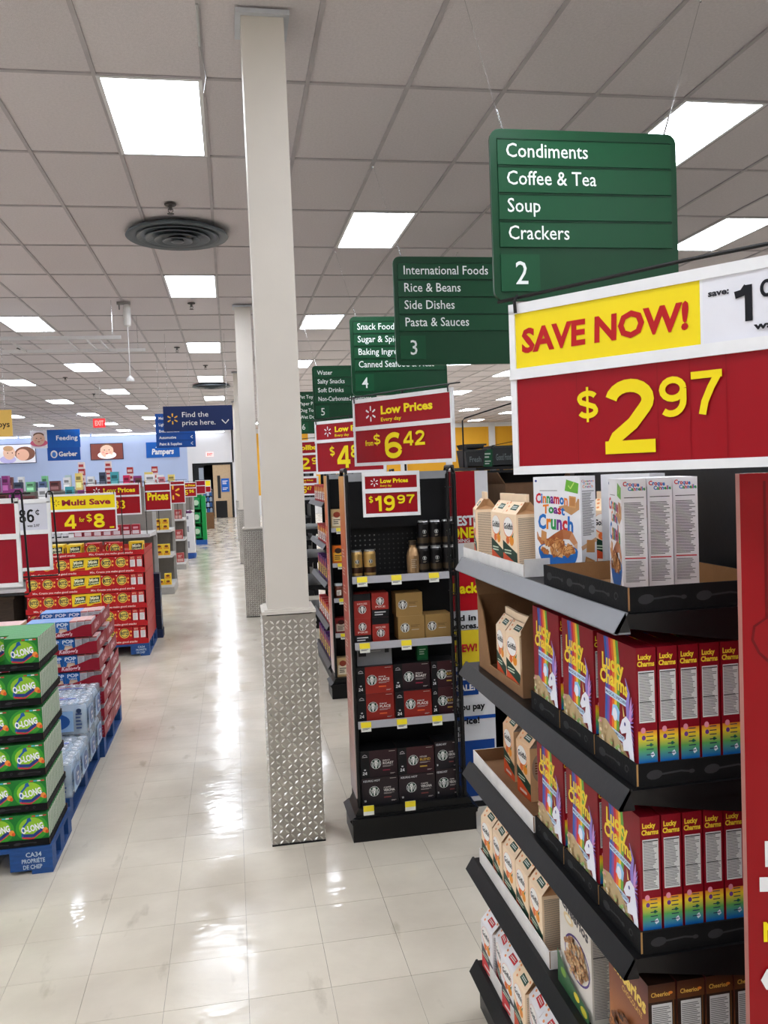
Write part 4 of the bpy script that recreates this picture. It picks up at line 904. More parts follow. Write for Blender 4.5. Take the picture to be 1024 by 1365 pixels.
# red display board, right foreground
t = thing('display_board', 'tall red cardboard display board with cut-off white letters at the right edge', 'board', (.925, 1.43, 0), math.radians(-12))
mb = MB(); mb.box(0, 0, 0, .62, .02, 1.885, (150, 6, 18), cols={'x-': (190, 130, 120), 'z+': (200, 160, 150)}); mb.build('board_panel', M['sign'], t)
mb = MB(); F = Face(mb, (0, 0, 0), (1, 0, 0), (0, 0, 1), 0, .0006)
def hook(F, o, c, wd): F.band([(.02+o, 1.58), (.03+o, 1.50), (.06+o, 1.46), (.12+o, 1.42)], wd, c)
F.band([(.045, 1.87), (.045, 1.615), (.022, 1.60), (.018, 1.575), (.03, 1.55), (.08, 1.50)], .005, (112, 4, 12))
F.ell(.062, 1.35, .018, .018, YEL)
F.text('IMPROVED', .030, 1.145, .045, WHT, 2, w=.42); F.rect(.022, 1.095, .3, .028, WHT); F.text('NEW', .026, 1.0, .035, YEL, 2, w=.1); F.text('Cereals', .02, .90, .05, WHT, 2, w=.3); F.rect(.05, .4, .5, .25, (190, 20, 30)); F.ell(.3, .52, .18, .1, (240, 200, 60)); mb.build('lettering', M['sign'], t)
mb = MB(); mb.box(.02, .02, 0, .06, .1, .03, (120, 10, 20)); mb.box(.56, .02, 0, .6, .1, .03, (120, 10, 20)); mb.build('foot', M['corr'], t)
# ================================================================ the coffee rack and its neighbours
TAGY = (244, 222, 40)
def rack(x, y, w, d, levels, label, tags, side=True):
    """free-standing wire-sided rack facing -y; x,y = front left foot"""
    t = thing('merchandise_rack', label, 'rack', (x, y, 0))
    mb = MB(); mb.prism([(-.035, 0), (-.035, .09), (-.05, .115), (-.02, .135), (w+.02, .135), (w+.05, .115), (w+.035, .09), (w+.035, 0)], 'y', -.03, d+.02, (22, 25, 27))
    mb.box(-.04, -.045, .10, w+.04, -.03, .125, (30, 34, 36)); mb.build('base', M['black'], t)
    mb = MB(); mb.prism([(-.02, .135), (w+.02, .135), (w+.0, .174), (.0, .174)], 'y', -.02, d, (24, 26, 28)); mb.build('deck', M['black'], t)
    mb = MB(); mb.box(.01, d-.02, .174, w-.01, d-.005, 1.90, (18, 18, 19)); F = Face(mb, (.01, d-.02, .174), (1, 0, 0), (0, 0, 1), 0, .001)
    for i in range(21):
        for j in range(9): F.k = 1; F.rect(.03+i*.026, 1.19+j*.026, .008, .008, (120, 120, 118) if i < 6 and j > 2 else (60, 60, 60))
    mb.build('back_panel', M['paint'], t)
    mb = MB(); mb.box(.01, -.0, 1.87, w-.055, .014, 1.91, (150, 152, 154)); mb.box(.01, .14, 1.62, w-.06, .15, 1.89, (20, 20, 21)); mb.build('header', M['paint'], t)
    mb = MB(); mb.box(0, .02, .174, .012, d, 1.90, (20, 20, 20)); mb.build('side_wall', M['black'], t)
    if side:
        mb = MB(); n = 24; C = [(224, 168, 74), (214, 120, 66), (196, 76, 56), (196, 92, 78), (206, 128, 112), (214, 170, 160), (212, 200, 200)]
        for i in range(n):
            z0, z1 = .22+i*1.68/n, .22+(i+1)*1.68/n
            def cc(q): q = (1-q)*6; k = min(int(q), 5); f = q-k; return tuple(int(C[k][j]*(1-f)+C[k+1][j]*f) for j in range(3))
            a, b = cc(i/n), cc((i+1)/n); mb.face([(-.008, d-.02, z0), (-.008, .0, z0), (-.008, .0, z1), (-.008, d-.02, z1)], [a, a, b, b])
        mb.box(-.007, .0, .22, -.002, d-.02, 1.90, (200, 180, 170)); mb.build('side_graphic', M['sign'], t)
        mb = MB()
        F = Face(mb, (-.0085, .01, .22), (0, 0, 1), (0, 1, 0), 0, .0006); F = Face(mb, (-.0085, d-.02, .22), (0, -1, 0), (0, 0, 1), 0, .0006)
        rg = random.Random(3)
        for i in range(13): F.k = 1; F.rule(.04, 1.25-i*.095, .1, .05, 3, (226, 190, 170), seed=i)
        mb.build('side_lettering', M['sign'], t)
    mb = MB()   # left tube frame and right wire grid
    mb.tube([(.008, .004, .13), (.008, .004, 1.90), (.008, .03, 1.93), (.008, d-.04, 1.93), (.008, d-.012, 1.90), (.008, d-.01, .13)], .011, (28, 28, 30), 8); mb.build('side_tube', M['black'], t)
    mb = MB(); mb.tube([(w-.012, .004, .13), (w-.012, .004, 1.89), (w-.012, .03, 1.93), (w-.012, d-.04, 1.93), (w-.012, d-.01, 1.89), (w-.012, d-.01, .13)], .009, (28, 28, 30), 8)
    mb.tube([(w-.055, -.002, .14), (w-.055, -.002, 1.89), (w-.05, -.002, 1.915), (w-.03, -.002, 1.93), (w-.012, .004, 1.90)], .007, (30, 30, 32), 8); mb.build('side_tube', M['black'], t)
    mb = MB()
    for i in range(9): z = .3+i*.19; mb.tube([(w-.055, .0, z), (w-.012, .004, z), (w-.012, d-.01, z)], .0028)
    for j in range(1, 5): mb.tube([(w-.012, .004+j*(d-.014)/5, .16), (w-.012, .004+j*(d-.014)/5, 1.91)], .0024)
    for x_ in (w-.042, w-.028): mb.tube([(x_, .002, .16), (x_, .002, 1.92)], .0024)
    tag(mb.build('wire_grid', M['black'], t), 'black welded wire side grid')
    for k, z in enumerate(levels):
        mb = MB(); mb.box(.014, .004, z-.02, w-.02, d-.022, z, (24, 24, 26)); s = mb.build('shelf', M['black'], t)
        mb = MB(); mb.prism([(-.006, z-.028), (-.012, z-.03), (-.006, z+.006), (.003, z+.006)], 'x', .016, w-.06, (172, 170, 174)); tag(mb.build('price_rail', M['plastic'], s), 'pale price rail')
        for tx in tags[k]:
            mb = MB(); mb.prism([(-.014, z-.045), (-.0175, z-.045), (-.0115, z+.004), (-.009, z+.004)], 'x', tx, tx+.052, (236, 236, 226)); mb.prism([(-.0155, z-.022), (-.0178, z-.023), (-.0118, z+.0042), (-.0105, z+.0042)], 'x', tx-.001, tx+.053, TAGY)
            F = Face(mb, (tx, -.0182, z-.04), (1, 0, 0), (0, .12, 1), 0, .0006); F.rule(.006, .004, .04, .01, 2, (60, 60, 60)); mb.build('price_tag', M['plastic'], s)
    for tx in tags[-1]:
        mb = MB(); mb.box(tx, -.048, .145, tx+.055, -.045, .195, (236, 236, 226)); mb.box(tx, -.0485, .165, tx+.055, -.048, .195, TAGY); mb.build('price_tag', M['plastic'], t)
    return t
rack(.575, 4.32, .59, .22, [.617, 1.03, 1.374], 'tall black coffee rack with orange side strip and wire grid, nearest on the right', [[.03, .22, .41], [.04, .26], [.04, .22, .42], [.02, .24]])
rack(.80, 7.15, .59, .22, [.55, .85, 1.15, 1.45], 'second black rack with orange striped side, just behind the coffee rack', [[.06], [.06], [.06], [.06], []])
# ---- coffee cartons
def logo(F, cx, cy, r, g=(20, 60, 44)):
    F.ell(cx, cy, r, r, (226, 228, 224), 20); F.ell(cx, cy, r*.93, r*.93, g, 20)
    W_ = (232, 234, 230); F.ell(cx, cy+r*.25, r*.26, r*.3, W_, 10)
    F.poly([(cx-r*.3, cy+r*.5), (cx-r*.34, cy+r*.78), (cx-r*.12, cy+r*.62), (cx, cy+r*.9), (cx+r*.12, cy+r*.62), (cx+r*.34, cy+r*.78), (cx+r*.3, cy+r*.5)], W_)
    F.band([(cx-r*.3, cy+r*.4), (cx-r*.4, cy), (cx-r*.32, cy-r*.5)], r*.12, W_); F.band([(cx+r*.3, cy+r*.4), (cx+r*.4, cy), (cx+r*.32, cy-r*.5)], r*.12, W_)
    F.poly([(cx-r*.22, cy), (cx+r*.22, cy), (cx+r*.1, cy-r*.85), (cx-r*.1, cy-r*.85)], W_); F.ell(cx, cy+r*.22, r*.05, r*.16, g, 6)
    for s in (-1, 1): F.band([(cx+s*r*.5, cy-r*.75), (cx+s*r*.72, cy-r*.2), (cx+s*r*.6, cy+r*.3), (cx+s*r*.82, cy+r*.42)], r*.13, W_); F.band([(cx+s*r*.12, cy-r*.3), (cx+s*r*.5, cy-r*.5)], r*.08, g)
def coffee(kind, w=.195, d=.14, h=.142):
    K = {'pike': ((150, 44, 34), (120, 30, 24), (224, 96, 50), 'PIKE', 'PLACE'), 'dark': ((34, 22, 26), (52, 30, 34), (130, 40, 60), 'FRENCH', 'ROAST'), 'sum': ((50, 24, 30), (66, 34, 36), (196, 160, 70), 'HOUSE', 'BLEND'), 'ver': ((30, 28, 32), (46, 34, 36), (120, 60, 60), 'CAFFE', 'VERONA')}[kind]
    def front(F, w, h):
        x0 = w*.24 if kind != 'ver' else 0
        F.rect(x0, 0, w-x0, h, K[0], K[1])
        if x0: 
            F.rect(0, 0, x0, h, (18, 18, 20)); F.band([(w*.06, h*.82), (w*.12, h*.87), (w*.18, h*.82)], .003, (190, 190, 190)); F.rule(w*.05, h*.76, w*.15, h*.04, 1, (200, 200, 200)); F.num('24', w*.05, h*.12, h*.11, WHT, w=w*.12); F.rect(w*.09, h*.28, w*.05, h*.05, (200, 200, 200))
        else: F.text('KEURIG HOT', w*.05, h*.86, h*.07, (210, 210, 212), 1, w=w*.46); F.num('10', w*.06, h*.12, h*.07, WHT, w=w*.06)
        cx = w*.42 if x0 else w*.34; logo(F, cx, h*.5, h*.19)
        F.text(K[3], w*.6, h*.58, h*.05, (214, 206, 200), 1, w=w*.2); F.text(K[4], w*.6, h*.46, h*.09, K[2] if kind in ('sum',) else (226, 220, 214), 1, w=w*.3); F.rule(w*.6, h*.36, w*.3, h*.06, 2, (180, 170, 166)); F.rect(w*.6, h*.22, w*.2, h*.045, K[2]); F.rule(w*.78, h*.92, w*.18, h*.03, 1, (200, 190, 180)); F.rule(w*.8, h*.08, w*.14, h*.05, 2, (190, 180, 176))
    def side(F, w, h): F.rect(0, 0, w, h, K[0], K[1]); F.rule(w*.1, h*.2, w*.7, h*.5, 7, (150, 140, 136))
    return carton('coffee_box', w, d, h, (22, 20, 22), front, side, top=(24, 24, 26))
CB_ = {k: coffee(k) for k in ('pike', 'dark', 'sum', 'ver')}
CBS = coffee('ver', .125, .12, .148)
def brown_front(F, w, h): logo(F, w*.26, h*.5, h*.2, (60, 50, 40)); F.rule(w*.48, h*.5, w*.36, h*.12, 3, (110, 84, 50)); F.rule(w*.5, h*.38, w*.3, h*.04, 1, (196, 190, 180))
BRN = carton('coffee_box', .142, .12, .122, (152, 120, 70), brown_front, None)
def red_front(F, w, h):
    F.rect(0, 0, w, h*.32, (20, 18, 20)); F.rule(w*.15, h*.06, w*.7, h*.2, 2, (200, 200, 200)); logo(F, w*.5, h*.66, w*.24, (60, 20, 20)); F.text('PIKE', w*.2, h*.4, h*.07, (224, 190, 180), 1, w=w*.6)
REDC = carton('coffee_box', .088, .11, .128, (150, 44, 36), red_front, None); REDD = carton('coffee_box', .088, .11, .128, (150, 44, 36), lambda F, w, h: (F.rect(0, h*.72, w, h*.28, (20, 18, 20)), logo(F, w*.5, h*.36, w*.24, (60, 20, 20)), F.text('HOUSE', w*.2, h*.56, h*.07, (224, 190, 180), 1, w=w*.6)), None)
GRY = carton('gift_box', .185, .12, .088, (126, 126, 128), lambda F, w, h: (F.rect(w*.04, h*.55, w*.22, h*.35, (34, 34, 36)), F.rect(w*.8, h*.7, w*.12, h*.24, (40, 40, 42)), F.rule(w*.4, h*.8, w*.3, h*.05, 1, (190, 190, 190))), None)
GRN = carton('gift_box', .06, .05, .09, (24, 92, 50), lambda F, w, h: (F.rect(w*.1, h*.1, w*.8, h*.8, (30, 110, 60)), F.rule(w*.2, h*.3, w*.6, h*.4, 3, (180, 210, 180))), None)
def can(col, band, txt):
    mb = MB(); mb.lathe([(.024, 0), (.031, .006), (.0325, .02), (.0325, .118), (.029, .13), (.025, .134), (.026, .138)], 0, 0, [(190, 190, 190), col, col, col, (200, 200, 200), (200, 200, 200)], 20)
    n = 12
    for z0, z1, c in ((.02, .05, band), ):
        for i in range(n):
            a, b = -math.pi+i*math.pi/n, -math.pi+(i+1)*math.pi/n; r = .0329; mb.face([(r*math.cos(a), r*math.sin(a), z0), (r*math.cos(b), r*math.sin(b), z0), (r*math.cos(b), r*math.sin(b), z1), (r*math.cos(a), r*math.sin(a), z1)], c)
    F = Face(mb, (-.02, -.0327, .05), (1, 0, 0), (0, 0, 1), 0); F.ell(.02, .03, .011, .011, (220, 222, 218), 14); F.ell(.02, .03, .0095, .0095, (30, 40, 36), 14); F.poly([(.017, .022), (.023, .022), (.0255, .037), (.0145, .037)], (220, 222, 218)); F.rule(.012, .006, .018, .008, 2, txt)
    return mb.mesh('drink_can', M['can'])
CANB, CANG = can((30, 28, 28), (80, 66, 50), (200, 190, 170)), can((196, 160, 96), (70, 44, 30), (60, 40, 30))
mb = MB(); mb.lathe([(.028, 0), (.033, .005), (.034, .03), (.034, .095), (.028, .118), (.019, .138), (.019, .15), (.0215, .151), (.0215, .172), (.018, .174)], 0, 0, [(176, 140, 100)]*6+[(190, 160, 120), (60, 50, 40), (120, 100, 70)], 20)
F = Face(mb, (-.02, -.0346, .02), (1, 0, 0), (0, 0, 1)); F.rule(.004, .01, .03, .05, 5, (220, 200, 170)); BOT = mb.mesh('coffee_bottle', M['can'])
for i, x in enumerate((.624, .694)): inst(CANG, 'drink_can', (x, 4.368, 1.3745), 0, 'gold and brown drink can on the top rack shelf, %s one of the left pair' % ('left', 'right')[i], 'can', 'gold cans on the coffee rack')
inst(BOT, 'coffee_bottle', (.925, 4.365, 1.3745), 0, 'tan bottled coffee with dark cap beside the black cans', 'bottle')
for i, x in enumerate((.985, 1.053, 1.121)):
    inst(CANB, 'drink_can', (x-.004, 4.366, 1.3745), 0, 'black drink can on the top rack shelf, %s in the lower row' % ordn[i], 'can', 'black cans on the coffee rack'); inst(CANB, 'drink_can', (x-.004+(0 if i else .004), 4.366, 1.5127), 0, 'black drink can stacked in the upper row, %s from the left' % ordn[i], 'can', 'black cans on the coffee rack')
z = 1.0305
for i, (me, x, zz) in enumerate(((REDC, .638, 0), (REDD, .733, 0), (REDD, .640, .1285), (REDC, .735, .1285))):
    inst(me, 'coffee_box', (x, 4.39, z+zz), 0, 'small red and black coffee box on the middle rack shelf, %s' % ('lower left', 'lower right', 'upper left', 'upper right')[i], 'box', 'small red coffee boxes')
for i, (x, zz) in enumerate(((.90, 0), (1.046, 0), (.892, .1225))): inst(BRN, 'coffee_box', (x, 4.41, z+zz), 0, 'kraft brown coffee box with round logo, %s' % ('lower left', 'lower right', 'stacked on top')[i], 'box', 'brown coffee boxes')
z = .6175
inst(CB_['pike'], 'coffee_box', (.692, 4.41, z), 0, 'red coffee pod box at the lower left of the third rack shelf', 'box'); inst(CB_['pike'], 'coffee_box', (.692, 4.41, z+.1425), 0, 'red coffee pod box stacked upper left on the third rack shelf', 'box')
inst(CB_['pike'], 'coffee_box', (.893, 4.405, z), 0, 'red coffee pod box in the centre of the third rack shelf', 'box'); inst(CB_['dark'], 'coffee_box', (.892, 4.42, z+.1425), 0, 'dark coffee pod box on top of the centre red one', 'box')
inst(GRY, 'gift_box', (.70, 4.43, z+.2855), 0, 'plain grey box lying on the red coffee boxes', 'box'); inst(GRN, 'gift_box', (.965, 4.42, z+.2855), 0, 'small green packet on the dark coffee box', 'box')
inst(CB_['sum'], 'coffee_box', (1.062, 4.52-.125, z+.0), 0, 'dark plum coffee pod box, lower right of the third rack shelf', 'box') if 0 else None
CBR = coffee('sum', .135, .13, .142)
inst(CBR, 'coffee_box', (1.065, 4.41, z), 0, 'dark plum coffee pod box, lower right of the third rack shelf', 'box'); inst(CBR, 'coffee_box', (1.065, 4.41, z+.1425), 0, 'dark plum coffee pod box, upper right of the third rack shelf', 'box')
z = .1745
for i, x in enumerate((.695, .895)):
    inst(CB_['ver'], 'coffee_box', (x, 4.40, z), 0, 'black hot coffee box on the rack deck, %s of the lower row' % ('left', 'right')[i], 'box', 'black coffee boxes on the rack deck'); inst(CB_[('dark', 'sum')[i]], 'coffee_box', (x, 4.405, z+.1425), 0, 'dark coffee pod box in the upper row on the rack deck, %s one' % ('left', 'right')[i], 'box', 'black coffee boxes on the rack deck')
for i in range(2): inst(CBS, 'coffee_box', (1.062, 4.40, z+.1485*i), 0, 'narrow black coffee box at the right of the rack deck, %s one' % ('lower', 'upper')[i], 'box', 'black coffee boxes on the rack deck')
# second rack: one visible column
def plain(name, w, d, h, col, art=None, top=None): return carton(name, w, d, h, col, art, None, top)
def lab_art(c1, c2):
    def a(F, w, h): F.rect(w*.08, h*.12, w*.84, h*.5, c1); F.ell(w*.5, h*.72, w*.3, h*.16, c2, 12); F.rule(w*.2, h*.2, w*.6, h*.3, 3, (60, 50, 50))
    return a
JP = plain('snack_box', .10, .1, .16, (204, 170, 120), lab_art((236, 220, 190), (150, 60, 40))); JO = plain('snack_box', .10, .1, .15, (226, 110, 30), lab_art((240, 180, 60), (60, 40, 30)))
JR = plain('snack_box', .10, .1, .13, (130, 30, 30), lab_art((200, 180, 160), (60, 20, 20)))
def jar(col, lid):
    mb = MB(); mb.lathe([(.03, 0), (.038, .006), (.04, .02), (.04, .085), (.032, .1), (.032, .104), (.036, .105), (.036, .122), (.032, .124)], 0, 0, [col]*6+[lid]*2, 16)
    F = Face(mb, (-.02, -.0405, .02), (1, 0, 0), (0, 0, 1)); F.rect(0, .005, .04, .045, (230, 224, 210)); F.rule(.004, .01, .03, .03, 3, (90, 60, 50)); return mb.mesh('food_jar', M['plastic'])
JAR1, JAR2 = jar((120, 60, 40), (226, 226, 226)), jar((84, 40, 34), (200, 160, 60))
for k, (me, z, l) in enumerate(((JP, 1.451, 'tan snack box on the top shelf of the second rack'), (JO, 1.151, 'orange snack box on the second rack, below the tan one'), (JR, .551, 'dark red snack box on the low shelf of the second rack'), (JP, .1745, 'tan snack box on the deck of the second rack'))): inst(me, 'snack_box', (.872, 7.225, z), 0, l, 'box')
inst(JAR1, 'food_jar', (.865, 7.22, .851), 0, 'jar with white lid on the second rack', 'jar')
# ---- aisle end B (behind coffee rack), C, D, E
endcap(.84, 4.66, 5.88, .44, [.545, .885, 1.24, 1.605], 'black shelf end directly behind the coffee rack', h=1.9)
endcap(.80, 7.66, 8.95, .46, [.53, .92, 1.27, 1.655], 'black shelf end with purple and red boxes, seen right of the nearest column', railcol=(92, 92, 96), h=1.95)
endcap(.80, 10.5, 11.75, .46, [.545, .885, 1.24, 1.605], 'third black shelf end down the aisle side, mostly hidden by the column', h=1.95)
endcap(.80, 13.4, 14.65, .46, [.545, .885, 1.24, 1.605], 'fourth black shelf end down the aisle side behind the column', h=1.95)
PUR = plain('snack_box', .11, .06, .2, (84, 36, 110), lab_art((226, 190, 60), (200, 60, 60))); REB = plain('snack_box', .12, .07, .16, (176, 30, 36), lab_art((240, 236, 230), (240, 190, 60)))
for z, n, me, nm in ((1.656, 6, REB, 'red snack box'), (1.271, 5, REB, 'red snack box'), (.921, 6, PUR, 'purple snack box'), (.531, 6, REB, 'red snack box'), (.175, 7, PUR, 'purple snack box')):
    for k in range(n): inst(me, 'snack_box', (.87, 7.76+k*.165, z), WL, '%s on the %s of the far aisle end, %s from near' % (nm, {1.656: 'top shelf', 1.271: 'second shelf', .921: 'third shelf', .531: 'fourth shelf', .175: 'base'}[z], (ordn[k])), 'box', 'snack boxes at the far aisle end')
for k in range(5): inst(JAR2, 'food_jar', (1.03, 7.8+k*.1, 1.271), WL, 'dark jar behind red boxes on the far aisle end, %s from near' % ordn[k], 'jar', 'dark jars at the far aisle end')
# ---- gondolas running away from the walkway on the right
def gondola(x0, x1, y0, y1, h, levels, label, col=BLK, shelf=(26, 26, 28), back=(20, 20, 21), rail=(30, 30, 32), both=False):
    t = thing('gondola_shelving', label, 'shelf', (x0, y0, 0)); L_ = x1-x0; D_ = y1-y0; rev = 0
    bk = D_-.04 if not both else D_/2
    mb = MB(); mb.box(.02, bk, .0, L_-.02, bk+.03, h-.02, back); mb.build('back_panel', M['paint'], t)
    mb = MB(); mb.box(.0, .03, 0, L_, D_, .12, col); mb.build('base', M['paint'], t)
    n = max(1, round(L_/1.22))
    for i in range(n+1):
        x = i*(L_-.05)/n; mb = MB(); mb.box(x, bk-.03, 0.12, x+.05, bk+.0, h, col); mb.build('upright', M['paint'], t)
    for z in levels:
        for i in range(n):
            a, b = i*(L_-.05)/n+.006, (i+1)*(L_-.05)/n+.044; mb = MB()
            mb.box(a, .03, z-.03, b, bk-.031, z, shelf); mb.box(a, .02, z-.035, b, .03, z+.008, rail)
            for xx in (a, b-.006): mb.prism([(.03, z-.03), (bk-.03, z-.03), (bk-.03, z-.09), (bk-.1, z-.06)], 'x', xx, xx+.006, shelf)
            mb.build('shelf', M['paint'], t)
    return t
gondola(1.46, 6.3, 4.66, 5.88, 1.90, [.174, .55, .95, 1.35], 'long black aisle shelving behind the coffee rack, brown cases on it', both=True)
mb = MB(); mb.box(1.47, 4.99, 1.9005, 3.6, 5.6, 1.9205, (20, 20, 22)); tag(mb.build('top_board', M['paint']), 'black board on top of the aisle shelving carrying the crates', 'board')
gondola(1.34, 6.3, 1.65, 2.84, 1.9, [.174, .6, 1.1, 1.5], 'black aisle shelving hidden behind the red display board')
gondola(1.46, 6.3, 7.7, 8.95, 1.9, [.174, .6, 1.1, 1.5], 'second long black aisle shelving deeper on the right')
gondola(1.34, 6.3, 10.5, 11.75, 1.9, [.174, .6, 1.1, 1.5], 'third long black aisle shelving deeper on the right')
# aisle-side standing sign
t = thing('standing_sign', 'tall narrow red, white and blue sign right of the coffee rack with cut words', 'sign', (1.19, 4.585, 0))
mb = MB(); mb.box(0, 0, .03, .225, .012, 1.90, (232, 232, 234)); mb.box(-.01, -.01, 0, .23, .06, .03, (30, 30, 32)); mb.build('sign_panel', M['sign'], t)
mb = MB(); F = Face(mb, (0, 0, 0), (1, 0, 0), (0, 0, 1), 0, .0008)
F.rect(0, 1.50, .15, .40, (176, 14, 30)); F.rect(0, 1.12, .165, .26, (190, 20, 34)); F.rect(0, .50, .225, .02, (26, 80, 170)); F.rect(.0, .06, .215, .32, (20, 70, 150)); F.rect(0, .64, .13, .14, (20, 70, 150)); F.rect(0, .81, .16, .2, (244, 214, 50))
F.text('BEST', -.0, 1.60, .05, WHT, 2, w=.135); F.text('ONE', .0, 1.53, .055, YEL, 2, w=.135); F.text('GOING', 0, 1.505, .018, WHT, 1, w=.11); F.text('Back', .0, 1.22, .055, YEL, 2, w=.14)
F.text('ed in', .0, 1.065, .03, (30, 30, 34), 2, w=.13); F.text('stores.', .0, 1.02, .03, (30, 30, 34), 2, w=.14); F.text('NEW!', .0, .89, .04, (190, 20, 40), 2, w=.13); F.text('NEED', .0, .73, .032, WHT, 2, w=.11); F.text('SALE!', .0, .67, .032, WHT, 2, w=.11)
F.text('you pay', .0, .56, .035, (24, 24, 28), 2, w=.16); F.text('price!', .0, .50-.02, .035, (24, 24, 28), 2, w=.13); mb.build('sign_print', M['sign'], t)
# brown cases and crates on gondola B
def case(name, loc, w, d, h, label, col=(118, 84, 58), rz=0):
    t = thing(name, label, 'box', loc, rz)
    for nm, b in (('case_wall', (-w/2, -d/2, .004, w/2, -d/2+.006, h)), ('case_wall', (-w/2, d/2-.006, .004, w/2, d/2, h)), ('case_wall', (-w/2, -d/2+.006, .004, -w/2+.006, d/2-.006, h)), ('case_wall', (w/2-.006, -d/2+.006, .004, w/2, d/2-.006, h)), ('case_bottom', (-w/2, -d/2, 0, w/2, d/2, .004))):
        mb = MB(); mb.box(*b, col); mb.build(nm, M['corr'], t)
    for s in (-1, 1): mb = MB(); mb.prism([(s*(w/2), h), (s*(w/2-.006), h), (s*(w/2+.04), h+.07), (s*(w/2+.046), h+.07)], 'y', -d/2+.01, d/2-.01, tuple(int(v*1.1) for v in col)); mb.build('flap', M['corr'], t)
    return t
case('cardboard_case', (1.80, 4.88, 1.3555), .48, .34, .46, 'large brown cardboard case above the goldfish cartons, right of the standing sign', (112, 84, 62))
case('cardboard_case', (1.78, 4.86, .955), .44, .32, .26, 'brown open case on the aisle shelf under the large case')
case('cardboard_case', (2.45, 4.86, 1.3555), .44, .32, .34, 'brown case further right on the same aisle shelf')
for k in range(8): inst((JR, REB, JP, JO)[k % 4], 'snack_box', (1.62+k*.13, 4.80, .5505), 0, 'small snack box on the low aisle shelf behind the crackers, %s from the left' % ordn[k], 'box', 'snack boxes on the low aisle shelf')
for k in range(8): inst((JAR1, JAR2)[k % 2], 'food_jar', (1.60+k*.1, 4.78, .1745), 0, 'jar on the aisle base deck, %s from the left' % ordn[k], 'jar', 'jars on the aisle base deck')
# black crates with wire frame on top of gondola B
def crate(loc, w, d, h, label, text=None):
    t = thing('black_crate', label, 'crate', loc)
    mb = MB(); q = .015
    mb.prism([(-w/2+q, 0), (w/2-q, 0), (w/2, h), (-w/2, h)], 'y', -d/2, -d/2+.008, (34, 36, 38)); mb.prism([(-w/2+q, 0), (w/2-q, 0), (w/2, h), (-w/2, h)], 'y', d/2-.008, d/2, (34, 36, 38)); mb.box(-w/2+q, -d/2, 0, w/2-q, d/2, .008, (30, 30, 32)); mb.build('crate_body', M['plastic'], t)
    mb = MB(); mb.prism([(-w/2, h), (-w/2+.01, h), (-w/2+q+.01, 0), (-w/2+q, 0)], 'y', -d/2+.008, d/2-.008, (34, 36, 38)); mb.prism([(w/2-.01, h), (w/2, h), (w/2-q, 0), (w/2-q-.01, 0)], 'y', -d/2+.008, d/2-.008, (34, 36, 38)); mb.build('crate_side', M['plastic'], t)
    mb = MB(); mb.box(-w/2-.008, -d/2-.008, h-.012, w/2+.008, -d/2, h, (48, 50, 52)); mb.build('rim', M['plastic'], t)
    if text: mb = MB(); F = Face(mb, (-w/2, -d/2-.001, 0), (1, 0, 0), (0, 0, 1), 0, .0006); F.text(text, w*.2, h*.3, h*.3, (110, 120, 120), 1, w=w*.6); mb.build('lettering', M['plastic'], t)
crate((1.50, 5.2, 1.921), .13, .2, .11, 'black produce crate at the left above the aisle shelving', 'Fresh'); crate((1.50, 5.2, 2.035), .13, .2, .03, 'shallow black crate stacked on the left produce crate'); crate((1.70, 5.25, 1.921), .17, .2, .13, 'black plastic crate with faint lettering beside the green tag', 'Good Food')
mb = MB(); mb.box(1.555, 5.12, 1.921, 1.62, 5.13, 2.03, (30, 92, 58)); F = Face(mb, (1.555, 5.12, 1.921), (1, 0, 0), (0, 0, 1), 0, .0006); F.rule(.012, .05, .04, .04, 2, (200, 214, 200)); F.rule(.012, .012, .04, .03, 2, (200, 214, 200)); tag(mb.build('green_card', M['sign']), 'small green card sign between the black crates', 'sign')
mb = MB(); mb.tube([(1.42, 5.08, 1.921), (1.42, 5.08, 2.21), (1.435, 5.08, 2.225), (1.74, 5.08, 2.31)], .005); mb.tube([(1.60, 5.07, 1.921), (1.6, 5.07, 2.05), (1.79, 5.07, 2.08), (1.79, 5.07, 1.921)], .003); tag(mb.build('wire_stand', M['black']), 'thin black wire stand rising above the crates', 'stand')
mb = MB(); mb.faces([(1.83, 5.02, 1.921), (1.96, 5.02, 1.921), (1.96, 5.12, 1.921), (1.83, 5.12, 1.921), (1.85, 5.06, 2.06), (1.90, 5.07, 2.04), (1.95, 5.07, 1.99)], [(3, 2, 1, 0), (0, 1, 5, 4), (1, 6, 5), (1, 2, 6), (2, 3, 4, 5, 6), (3, 0, 4)], (60, 34, 78)); F = Face(mb, (1.85, 5.028, 1.93), (1, 0, 0), (0, .3, 1), 0); F.band([(.01, .09), (.05, .05), (.09, .04)], .01, (150, 120, 160)); tag(mb.build('snack_bag', M['plastic']), 'dark purple snack bag standing beside the crates', 'bag')
